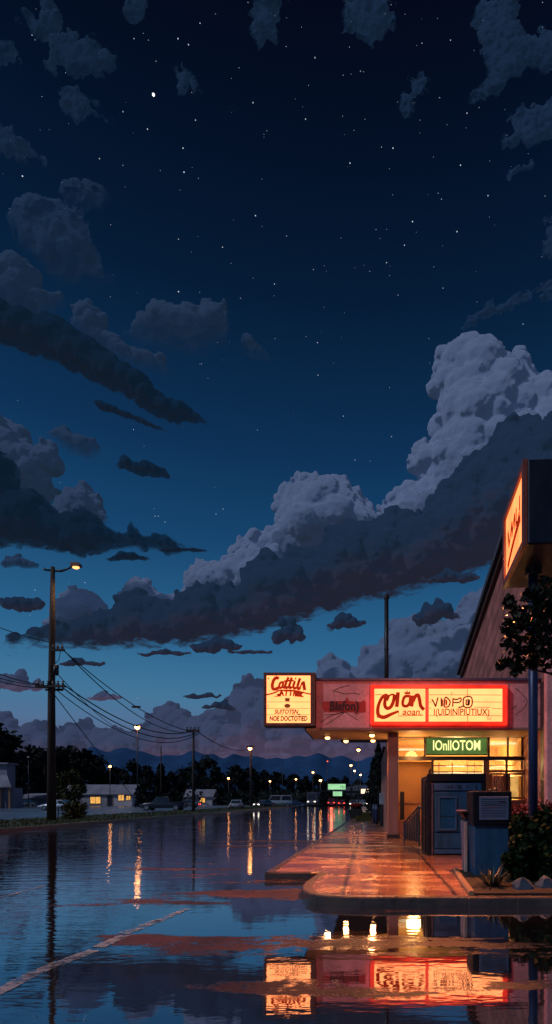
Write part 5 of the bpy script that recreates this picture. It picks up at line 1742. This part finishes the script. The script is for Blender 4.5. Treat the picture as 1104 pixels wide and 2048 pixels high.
street_lamp(220, 1532, 1612, 118, 'street lamp shining in front of the long low white house', lens=.36)
street_lamp(275, 1453, 1612, 112, 'tallest lit street lamp with box lantern above the white house', lens=.62, r=.16)
street_lamp(33, 1500, 1610, 116, 'unlit lamp post right of the corner house', None, r=.12)
street_lamp(57, 1516, 1612, 112, 'unlit thin post left of the big utility pole', None, r=.1, lens=.25)
street_lamp(416, 1528, 1605, 150, 'slim unlit curved lamp beyond the small white house', None, 1.0, .1, .25)
street_lamp(500, 1496, 1610, 118, 'warm lit lamp on the tall pole above the white saloon', lens=.5, r=.08)
street_lamp(457, 1556, 1608, 140, 'lit lamp between T-shaped pole and tall far pole', lens=.32)
street_lamp(540, 1562, 1607, 160, 'low lit lamp above the cars with headlights', lens=.32)
street_lamp(592, 1558, 1607, 165, 'low lit lamp right of the white van', 'lamp', lens=.32)
street_lamp(565, 1524, 1608, 160, 'thin unlit lamp mast above the parked van', None, 0, .1, .25)
street_lamp(626, 1544, 1606, 150, 'lit lamp left of the green board', 'lamp', lens=.32)
street_lamp(641, 1560, 1606, 150, 'low lit lamp nearest the left side of the green board', 'lamp', lens=.45)
street_lamp(717, 1499, 1608, 66, 'brightest lit lamp under the canopy corner', 'lamp', lens=.24, r=.05)
street_lamp(702, 1530, 1606, 130, 'highest of the three small lamps right of the green board', 'lamp', lens=.34)
street_lamp(709, 1541, 1606, 140, 'middle of the three small lamps right of the green board', 'lamp_white', lens=.3)
street_lamp(721, 1549, 1606, 130, 'lowest of the three small lamps right of the green board', 'lamp', lens=.28)
street_lamp(757, 1553, 1612, 52, 'lamp glowing before the dark conifers near the shop pillar', 'lamp', lens=.17, r=.05)
street_lamp(655, 1522, 1606, 170, 'dim mast light above the green board', 'lamp_red', lens=.3)
street_lamp(22, 1492, 1610, 125, 'small amber light among the treetops at left', 'lamp_white', lens=.4)

# far lit green board
gd_ = 125.0
gb = thing('green_board', 'pair of lit pale green boards on a post far down the road', 'billboard', tuple(at(674, 1608, gd_)))
for (p0, p1, ya, yb) in ((656, 691, 1568, 1579), (666, 684, 1583, 1592)):
    c0, c1 = at(p0, yb, gd_), at(p1, ya, gd_)
    b_ = MB().cbox(c0.x - .08, c1.x + .08, gd_ + .02, gd_ + .4, c0.z - .08, c1.z + .08, .03).build('board', M['steel'], gb)
    MB().box(c0.x, c1.x, gd_ - .02, gd_ + .01, c0.z, c1.z).build('lit_face', M['green_far'], b_)
MB().box(gx(674, gd_) - .12, gx(674, gd_) + .12, gd_ + .45, gd_ + .7, 0, gz(1568, gd_)).build('post', M['steel'], gb)
tb_ = MB()
for i, p in enumerate((682, 685, 688)):
    tb_.box(gx(p, gd_) - .06, gx(p, gd_) + .06, gd_ - .05, gd_ - .025, gz(1577, gd_), gz(1570 + i % 2, gd_))
tb_.build('lettering', M['steel'], gb)
ws = thing('shop_sign', 'small white lit roadside sign beyond the grass patch', 'sign', tuple(at(729, 1608, 100)))
MB().cbox(gx(722, 100), gx(737, 100), 100, 100.3, gz(1587, 100), gz(1578, 100), .05).build('face', glow('white_sign', (1, .72, .5, 1), 1.6), ws)
MB().box(gx(724, 100), gx(735, 100), 100, 100.2, gz(1576, 100), gz(1570, 100)).build('topper', M['panel_grey'], ws)
for p in (724, 735):
    MB().box(gx(p, 100) - .06, gx(p, 100) + .06, 100.1, 100.25, 0, gz(1587, 100)).build('post', M['steel'], ws)

# ------------------------------------------------------------------ houses across the road
def house(lab, px0_, px1_, ywall, yroof, ybase, d, depth, wallm, roofm, wins, cat='house', over=.5, gable='y', porch=None):
    x0_, x1_ = gx(px0_, d), gx(px1_, d)
    zw, zr = gz(ywall, d), gz(yroof, d)
    o = thing('house', lab, cat, ((x0_ + x1_) / 2, d, 0))
    MB().box(x0_, x1_, d, d + depth, -.02, zw).build('wall', wallm, o)
    if gable == 'y':
        MB().prism([(d - over, zw - .05), (d + depth / 2, zr), (d + depth + over, zw - .05), (d + depth + over, zw + .12), (d + depth / 2, zr + .2), (d - over, zw + .14)], x0_ - over, x1_ + over, 'x').build('roof', roofm, o)
    else:
        xm = (x0_ + x1_) / 2
        MB().prism([(x0_ - over, zw - .1), (xm, zr), (x1_ + over, zw - .1), (x1_ + over, zw + .12), (xm, zr + .2), (x0_ - over, zw + .12)], d - over, d + depth + over, 'y').build('roof', roofm, o)
        MB().prism([(x0_, zw), (x1_, zw), (xm, zr)], d + .01, d + .3, 'y').build('gable_wall', wallm, o)
    for (a, b, ya, yb, lit) in wins:
        X0, X1, Z0, Z1 = gx(a, d), gx(b, d), gz(yb, d), gz(ya, d)
        f_ = MB()
        t = .09
        f_.box(X0 - t, X1 + t, d - .08, d - .002, Z1, Z1 + t).box(X0 - t, X1 + t, d - .08, d - .002, Z0 - t, Z0).box(X0 - t, X0, d - .08, d - .002, Z0, Z1).box(X1, X1 + t, d - .08, d - .002, Z0, Z1)
        f_.box((X0 + X1) / 2 - .04, (X0 + X1) / 2 + .04, d - .07, d - .003, Z0, Z1)
        f_ = f_.build('window', M['wood'], o)
        MB().box(X0, X1, d - .03, d - .004, Z0, Z1).build('pane', M['window_lit'] if lit else M['car_glass'], f_)
    return o


house('long low white house with lit windows behind the parked cars', 128, 264, 1589, 1570, 1614, 128, 6, M['wall_white'], M['roof_grey'], [(181, 201, 1594, 1607, 1), (237, 248, 1590, 1601, 1), (253, 261, 1592, 1600, 1), (215, 225, 1592, 1614, 0)])
house('small white cottage with one lit window beyond the T-shaped pole', 372, 424, 1594, 1580, 1611, 140, 4, M['wall_white'], M['roof_grey'], [(400, 410, 1596, 1605, 1)])
house('pale low outbuilding behind the utility pole', 32, 98, 1597, 1588, 1613, 122, 10, M['wall_grey'], M['roof_grey'], [])
house('dark flat shed roof showing beyond the parked van', 590, 626, 1594, 1587, 1608, 175, 12, M['wall_grey'], M['roof_dark'], [])
house('dark long building far down the road behind the green board', 655, 742, 1582, 1570, 1606, 210, 14, M['roof_dark'], M['roof_dark'], [])
ch_d = 92.0
cx0, cx1 = gx(-120, ch_d), gx(14, ch_d + 2)
chs = thing('house', 'grey two-level house with sloping porch roof at the left edge', 'house', (cx0, ch_d, 0))
MB().box(cx0, cx1, ch_d + 2, ch_d + 4.2, 0, gz(1527, ch_d)).build('wall', M['wall_grey'], chs)
MB().box(cx0, cx1 + .5, ch_d + 1.4, ch_d + 4.4, gz(1527, ch_d), gz(1524, ch_d)).build('roof', M['roof_grey'], chs)
zt1, zt0 = gz(1549, ch_d), gz(1573, ch_d)
MB().add([(cx0, ch_d + 2, zt1), (cx1, ch_d + 2, zt1), (gx(38, ch_d), ch_d - 2, zt0), (cx0, ch_d - 2, zt0), (cx0, ch_d + 2, zt1 - .2), (cx1, ch_d + 2, zt1 - .2), (gx(38, ch_d), ch_d - 2, zt0 - .2), (cx0, ch_d - 2, zt0 - .2), (cx1 + .02, ch_d + 2, zt0), (cx1 + .02, ch_d + 2, zt0 - .2)],
         [(0, 1, 2, 3), (7, 6, 5, 4), (3, 2, 6, 7), (1, 8, 2), (2, 8, 9, 6)]).build('porch_roof', M['roof_grey'], chs)
for p in (-40, -14, 2, 12, 31):
    MB().box(gx(p, ch_d) - .13, gx(p, ch_d) + .13, ch_d - 1.6, ch_d - 1.34, 0, zt0 - .1).build('post', M['wood'], chs)
MB().box(gx(14, ch_d), gx(31, ch_d), ch_d - .5, ch_d + 1.9, 0, zt0 - .22).build('wall', M['wall_grey'], chs)

# ------------------------------------------------------------------ cars
WHEEL_CACHE = {}


def car(lab, loc, heading, col, kind='sedan', lit=False, cat=None, group='cars parked across the road'):
    """x forward in local space; every part its own mesh"""
    o = thing({'sedan': 'parked_car', 'hatch': 'parked_car', 'suv': 'parked_suv', 'van': 'parked_van', 'pickup': 'parked_pickup', 'truck': 'box_truck'}[kind], lab, cat or {'sedan': 'car', 'hatch': 'car', 'suv': 'car', 'van': 'van', 'pickup': 'pickup truck', 'truck': 'truck'}[kind], loc, group, heading)
    L, Wd_, H, hood, belt = {'sedan': (4.7, 1.8, 1.42, 1.15, .9), 'hatch': (4.4, 1.8, 1.4, 1.1, .9), 'suv': (4.8, 1.9, 1.75, 1.1, 1.05), 'van': (5.6, 2.1, 2.35, .9, 1.3), 'pickup': (5.7, 2.0, 1.85, 1.3, 1.1), 'truck': (7.0, 2.4, 3.1, 1.2, 1.4)}[kind]
    h = Wd_ / 2
    z0 = .32

    def ring(x, w, zb_, zt__):
        c = .10
        return [(x, -w + c, zb_), (x, w - c, zb_), (x, w, zb_ + c), (x, w, zt__ - c), (x, w - c * .8, zt__), (x, -w + c * .8, zt__), (x, -w, zt__ - c), (x, -w, zb_ + c)]
    f, b = L / 2, -L / 2
    bt = belt - .05
    body = MB().loft([ring(b, h * .86, z0 + .15, bt - .12), ring(b + .15, h * .96, z0 + .03, bt), ring(b + 1.0, h, z0, bt + .02), ring(f - 1.6, h, z0, belt), ring(f - .5, h * .95, z0 + .02, belt - .14), ring(f - .1, h * .86, z0 + .08, belt - .25), ring(f, h * .78, z0 + .16, belt - .32)])
    body.build('body', CARP[col], o, True, True, bevel=0)
    # cabin
    if kind == 'pickup':
        xs_ = (-.55, -.25, .75, 1.35)
    elif kind in ('suv', 'van', 'truck'):
        xs_ = (b + .12, b + .45, .55, 1.25) if kind == 'suv' else (b + .05, b + .2, f - 1.4, f - .75)
    elif kind == 'hatch':
        xs_ = (b + .15, b + 1.3, .35, 1.15)
    else:
        xs_ = (b + .75, b + 1.35, .35, 1.05)
    zr = H
    wi = h * (.78 if kind not in ('van', 'truck') else .92)
    base = [(xs_[0], -h * .93), (xs_[3], -h * .93), (xs_[3], h * .93), (xs_[0], h * .93)]
    topr = [(xs_[1], -wi), (xs_[2], -wi), (xs_[2], wi), (xs_[1], wi)]
    cab = MB().loft([[(x, y, bt - .02) for x, y in base], [(x, y, zr - .08) for x, y in topr], [(x * .98, y * .9, zr) for x, y in topr]])
    cab.build('cabin', CARP[col], o, False, True)

    def pane(a, b_, c, d, k=.012):
        A_, B_, C_, D_ = [Vector(p) for p in (a, b_, c, d)]
        n_ = (B_ - A_).cross(D_ - A_).normalized()
        ctr = (A_ + B_ + C_ + D_) / 4
        q = [ctr + (p - ctr) * .86 + n_ * k for p in (A_, B_, C_, D_)]
        MB().quad(*q).build('window', M['car_glass'], o, False, True)
    lo, hi_ = bt, zr - .08
    B3 = lambda i: Vector((*base[i], lo))
    T3 = lambda i: Vector((*topr[i], hi_))
    pane(B3(1), B3(2), T3(2), T3(1))
    pane(B3(3), B3(0), T3(0), T3(3))
    for (i, j) in ((0, 1), (2, 3)):
        m0_, m1_ = B3(i).lerp(B3(j), .52), T3(i).lerp(T3(j), .52)
        if kind != 'truck':
            pane(B3(i), m0_, m1_, T3(i))
            pane(m0_, B3(j), T3(j), m1_)
    if kind == 'pickup':
        MB().box(b + .12, -.62, -h * .96, -h * .88, bt - .02, bt + .12).box(b + .12, -.62, h * .88, h * .96, bt - .02, bt + .12).box(b + .05, b + .13, -h * .9, h * .9, bt - .02, bt + .1).build('cargo_bed', CARP[col], o, False, True)
    for sx_ in (f - .95, b + .95):
        for sy_ in (-1, 1):
            rw = .34 if kind in ('sedan', 'hatch') else .4
            w_ = MB().tube([(sx_, sy_ * (h - .2), rw), (sx_, sy_ * (h + .015), rw)], rw, 18).build('wheel', M['rubber'], o, False, True)
            MB().tube([(sx_, sy_ * (h + .0), rw), (sx_, sy_ * (h + .03), rw)], rw * .62, 12).build('rim', M['rim'], w_, False, True)
    for sy_ in (-1, 1):
        MB().cbox(f - .12, f + .02, sy_ * h * .62 - .17, sy_ * h * .62 + .17, belt - .46, belt - .3, .03).build('headlight', M['head'] if lit else M['head_off'], o, False, True)
        MB().cbox(b - .02, b + .12, sy_ * h * .68 - .15, sy_ * h * .68 + .15, bt - .3, bt - .13, .03).build('taillight', M['tail'] if lit == 2 else M['tail_off'], o, False, True)
    MB().cbox(f - .1, f + .04, -h * .8, h * .8, z0 + .05, z0 + .17, .03).build('bumper', M['chrome'], o, False, True)
    MB().cbox(b - .05, b + .1, -h * .85, h * .85, z0 + .08, z0 + .2, .03).build('bumper', M['chrome'], o, False, True)
    return o


def gpos(px, py, z=.02):
    d = F * (CH - z) / (py - HY)
    return (gx(px, d), d, z)


car('silver hatchback half hidden behind the tall utility pole', gpos(115, 1621), PI, 'silver', 'hatch')
car('black pickup parked right of the white house', gpos(328, 1621), PI, 'black', 'pickup')
car('white saloon seen from behind on the road', gpos(474, 1618.5), PI / 2 + .12, 'white', 'sedan')
car('white van in the far row of vehicles', gpos(556, 1613.5), PI + .25, 'white', 'van', 1)
car('dark car with headlights on left of the van', gpos(528, 1614), -PI / 2 - .5, 'grey', 'sedan', 1)
car('dark saloon between cottage and white saloon', gpos(372, 1615.5), PI + .1, 'grey', 'sedan', 2)
car('dark blue car right of the white van', gpos(592, 1612.8), 0.1, 'blue', 'sedan')
car('box truck with yellow lights left of the green board', gpos(626, 1612), -PI / 2, 'grey', 'truck', 1)
car('red car with glowing tail lights under the green board', gpos(684, 1611.5), PI / 2, 'red', 'sedan', 2)
car('red tailed car on the wet road ahead', gpos(664, 1611.8), PI / 2, 'red', 'suv', 2)
for i, (px_, py_, c_) in enumerate([(706, 1612.0, 'grey'), (718, 1611.6, 'silver'), (730, 1611.8, 'white'), (741, 1611.6, 'grey')]):
    car(['grey car with headlights just right of the red cars', 'silver car under the small white roadside sign', 'white car nearest the grass patch', 'grey car half behind the dark conifers'][i], gpos(px_, py_), -PI / 2 + .2 * i, c_, 'sedan', 1, group='oncoming cars in the distance')
for i, (px_, py_) in enumerate([(40, 1613.6), (50, 1613.4)]):
    car(['small white car left of two beside the corner house', 'small white car right of two near the thin post'][i], gpos(px_, py_), PI / 2 + 3.1, 'white', 'sedan', 1)
# yellow marker lamps of the truck front belong to it; brake light glow on the road comes from the red cars
lamp_light('POINT', (gx(664, 120), 118, 1.0), 60, (1, .1, .05), .3)

# ------------------------------------------------------------------ trees across the road
def tree_proto(seed, H=10.0, spread=4.2, crown_lo=.25, n=1500, leaf=.55, mat='leaf_far', conifer=False):
    rnd = random.Random(seed)
    root = thing('tree', '', 'tree')
    tr__ = MB()
    P = [(0, 0, 0)]
    for i in range(1, 6):
        P.append((P[-1][0] + rnd.uniform(-.15, .15), P[-1][1] + rnd.uniform(-.15, .15), H * .85 * i / 5))
    tr__.tube(P, [H * .028 * (1 - i / 6.5) for i in range(6)], 7)
    cl_ = []
    if conifer:
        for i in range(26):
            t = (i + .5) / 26
            w = spread * (1 - t) ** .8 * rnd.uniform(.75, 1.05) + .15
            for _ in range(4):
                a = rnd.uniform(0, 2 * PI)
                cl_.append((Vector((math.cos(a) * w * .6, math.sin(a) * w * .6, H * (crown_lo + (1 - crown_lo) * t))), w * .5 + .15))
    else:
        for _ in range(30):
            a, t = rnd.uniform(0, 2 * PI), rnd.random()
            zz_ = crown_lo + (1 - crown_lo) * t
            w = spread * math.sin(PI * (.18 + .75 * t)) * rnd.uniform(.35, 1.0)
            c_ = Vector((math.cos(a) * w * .8, math.sin(a) * w * .8, H * zz_ * .93))
            cl_.append((c_, spread * rnd.uniform(.16, .36)))
            if rnd.random() < .5:
                k = min(5, int(zz_ * 5))
                tr__.tube([P[max(1, k - 1)], Vector(P[max(1, k - 1)]).lerp(c_, .5) + Vector((0, 0, .3)), c_], [H * .010, H * .006, H * .002], 5)
    tr__.build('trunk', M['bark'], root, True, True)
    MB().leaves(cl_, 0, leaf, n, rnd, aspect=1.4).build('crown', M[mat], root, False, True)
    return root


protos = [tree_proto(1), tree_proto(2, 10, 4.8), tree_proto(3, 10, 3.6, .2), tree_proto(4, 10, 2.6, .08, 1400, .5, conifer=True), tree_proto(5, 10, 5.2, .12, 1800)]
used = [False] * 5
TREES = [
    (-30, 1445, 112, 1, 'tall black tree at the left edge over the corner house'), (8, 1468, 116, 2, 'black tree rising just right of the corner house roof'), (48, 1505, 135, 4, 'dark tree behind the unlit lamp posts'),
    (74, 1492, 150, 0, 'ragged dark tree left of the tall utility pole'), (92, 1500, 140, 2, 'dark tree hidden mostly by the tall utility pole'), (118, 1497, 150, 4, 'dark tree right of the tall utility pole'), (140, 1492, 150, 0, 'highest dark tree above the white house'),
    (165, 1502, 155, 1, 'dark round tree above the left of the white house'), (188, 1520, 150, 4, 'dark tree at the right flank of the tall tree group'), (206, 1540, 155, 0, 'low dark tree beside the front house lamp'), (236, 1536, 165, 1, 'dark tree beyond the right of the white house'),
    (266, 1522, 140, 2, 'dark tree at the tallest lit lamp'), (290, 1532, 150, 0, 'dark tree behind the bare pole'), (322, 1530, 160, 3, 'pointed dark tree behind the bare pole'), (345, 1545, 170, 4, 'dark tree above the black pickup'), (372, 1535, 175, 1, 'dark tree behind the T-shaped pole'),
    (408, 1515, 150, 2, 'tall dome-headed dark tree beyond the cottage'), (438, 1535, 170, 4, 'dark tree right of the dome-headed one'), (470, 1532, 175, 1, 'dark tree behind the white saloon'), (500, 1536, 180, 0, 'dark tree behind the tall far pole'), (530, 1542, 185, 4, 'dark tree left of the thin lamp mast'),
    (556, 1545, 190, 1, 'dark tree above the white van'), (584, 1550, 190, 4, 'dark tree right of the white van'), (610, 1552, 195, 0, 'dark tree behind the box truck'), (638, 1550, 200, 4, 'dark tree left of the green board'), (668, 1556, 215, 1, 'dark tree over the green board'), (690, 1553, 215, 2, 'dark tree right of the green board'),
    (716, 1560, 220, 4, 'dark tree behind the three small lamps'), (738, 1562, 220, 0, 'dark tree left of the near conifers')]
for i, (px_, yt, d, k, lab) in enumerate(TREES):
    t = protos[k] if not used[k] else copy_tree(protos[k])
    used[k] = True
    hgt = gz(yt, d)
    s = hgt / 9.8
    t.location = (gx(px_, d), d, -.1)
    wd = 1.0 + .25 * math.sin(i * 2.1)
    t.scale = (s * wd, s * wd, s)
    t.rotation_euler = (0, 0, i * 1.7)
    tag(t, lab, 'tree', 'dark trees across the road')
# underbrush closing the foot of the wood, as one mass
ub = MB()
for i in range(420):
    x = -150 + 150 * rn.random()
    d = 150 + 40 * rn.random() + x * .12
    c_ = Vector((gx(rn.uniform(-60, 750), d), d, rn.uniform(.3, 2.6)))
    ub.leaves([(c_, 2.2)], 0, .8, 20, rn, aspect=1.3)
tag(ub.build('undergrowth', M['leaf_far']), 'dark undergrowth at the foot of the trees across the road', 'undergrowth', kind='stuff')
ol = tree_proto(9, 5.5, 2.6, .15, 1500, .32, 'leaf_olive')
ol.location = (gx(137, 100), 100, 0)
s = gz(1540, 100) / 5.3
ol.scale = (s, s, s)
tag(ol, 'olive green small tree between utility pole and white house', 'tree')
ol2 = tree_proto(12, 5.5, 2.0, .1, 1200, .32, 'leaf_far')
ol2.location = (gx(287, 108), 108, 0)
s = gz(1558, 108) / 5.3
ol2.scale = (s * 1.2, s * 1.2, s)
tag(ol2, 'small dark bushy tree at the right end of the white house', 'tree')
for (px_, yt, d, k, wd, lab) in [(757, 1492, 40, 3, .62, 'black conifer close to the shop pillar'), (768, 1500, 33, 3, .5, 'narrow black conifer touching the shop side wall'), (748, 1520, 55, 3, .8, 'lower black conifer at the street side of the pair')]:
    t = copy_tree(protos[k])
    s = gz(yt, d) / 9.8
    t.location = (gx(px_, d), d, 0)
    t.scale = (s * wd, s * wd, s)
    tag(t, lab, 'tree', 'black conifers beside the shop')
# shrub and grass tuft by the pole
bsh = thing('bush', 'small olive bush at the foot of the tall utility pole', 'bush', (gx(145, 37), 37, .13))
blob_leaves(MB(), (gx(147, 37), 37, .75), .8, .5, .75, .12, 1500, rn).build('leaves', M['leaf_olive'], bsh)
bs_ = MB()
for i in range(6):
    bs_.tube([(gx(145, 37) + i * .05, 37, .1), (gx(145, 37) + (i - 3) * .2, 37, .9)], [.02, .008], 5)
bs_.build('stems', M['bark'], bsh)
fn = thing('fence', 'low pale rail fence by the tall utility pole', 'fence', (gx(122, 38), 38, .13))
for p in (108, 116, 124, 132, 140):
    MB().box(gx(p, 38) - .03, gx(p, 38) + .03, 38, 38.06, .1, .95).build('post', M['steel'], fn)
for z in (.45, .88):
    MB().box(gx(106, 38), gx(142, 38), 38.062, 38.1, z - .025, z + .025).build('rail', M['panel_grey'], fn)

# ------------------------------------------------------------------ far end of the pavement
fd_ = F * (CH - PZ) / (1636 - HY)
plx = gx(711, fd_)
fp = thing('flower_planter', 'black planter box topped with dark red flowers at the kerb', 'planter', (plx, fd_, PZ))
MB().loft([[(plx - .42, fd_, PZ), (plx + .42, fd_, PZ), (plx + .42, fd_ + .8, PZ), (plx - .42, fd_ + .8, PZ)], [(plx - .5, fd_ - .05, PZ + .62), (plx + .5, fd_ - .05, PZ + .62), (plx + .5, fd_ + .85, PZ + .62), (plx - .5, fd_ + .85, PZ + .62)]]).build('box', M['black'], fp, bevel=.02)
mb = MB()
blob_leaves(mb, (plx, fd_ + .35, PZ + .78), .45, .4, .24, .10, 500, rn).build('leaves', M['leaf_black'], fp)
MB().leaves([(Vector((plx + rn.uniform(-.4, .4), fd_ + rn.uniform(-.05, .5), PZ + .9 + rn.uniform(-.08, .1))), .08) for _ in range(30)], 0, .09, 420, rn, aspect=1).build('blossoms', M['petal_red'], fp)
gp = MB()
for _ in range(900):
    d = rn.uniform(33, 50)
    x = gx(rn.uniform(712, 742), d)
    h = rn.uniform(.08, .3)
    gp.add([(x - .03, d, PZ - .01), (x + .03, d, PZ - .01), (x + rn.uniform(-.1, .1), d, PZ + h)], [(0, 1, 2)])
tag(gp.build('grass', M['leaf_olive']), 'patch of grass on the pavement beyond the planter', 'grass', kind='stuff')
cb = thing('utility_cabinet', 'pale grey utility cabinet on dark plinth beside the shop wall', 'cabinet', (gx(767, 27), 27, PZ))
MB().cbox(gx(759, 27), gx(775, 27), 27, 27.5, gz(1609, 27), gz(1586, 27), .02).build('body', M['pale_cabinet'], cb)
MB().box(gx(760, 27), gx(774, 27), 27.03, 27.47, PZ - .01, gz(1609, 27)).build('plinth', M['black'], cb)
for i, (px_, d, h_) in enumerate([(748, 31, 1.0), (753, 29, 1.0)]):
    o = thing('bollard', ['dark bollard with pale band farther from the shop wall', 'dark bollard with pale band nearer the utility cabinet'][i], 'bollard', (gx(px_, d), d, PZ), 'bollards beside the shop')
    MB().tube([(gx(px_, d), d, PZ - .01), (gx(px_, d), d, PZ + h_), (gx(px_, d), d, PZ + h_ + .06)], [.09, .085, .03], 10).build('post', M['pole_blue'], o, True)
    MB().tube([(gx(px_, d), d, PZ + h_ - .2), (gx(px_, d), d, PZ + h_ - .1)], .095, 10).build('band', M['panel_grey'], o)

# ------------------------------------------------------------------ camera and render settings
cam = bpy.data.cameras.new('camera')
co = bpy.data.objects.new('camera', cam)
COL.objects.link(co)
co.location = (0, 0, CH)
co.rotation_euler = (PI / 2, 0, 0)
cam.sensor_fit = 'AUTO'
cam.sensor_width = 36
cam.lens = F * 36 / 2048
cam.shift_x = (552 - VX) / 2048
cam.shift_y = (HY - 1024) / 2048
cam.clip_start = 0.05
cam.clip_end = 30000
sc.camera = co
for p in protos:
    pass
sc.view_settings.view_transform = 'Standard'
sc.view_settings.look = 'None'
sc.view_settings.exposure = 0
sc.view_settings.gamma = 1
cy = sc.cycles
cy.use_denoising = True
try:
    cy.denoiser = 'OPENIMAGEDENOISE'
except Exception:
    pass
cy.max_bounces = 8
cy.diffuse_bounces = 3
cy.glossy_bounces = 4
cy.transparent_max_bounces = 24
cy.sample_clamp_indirect = 4.0
cy.caustics_reflective = False
cy.caustics_refractive = False
cy.blur_glossy = 0.3
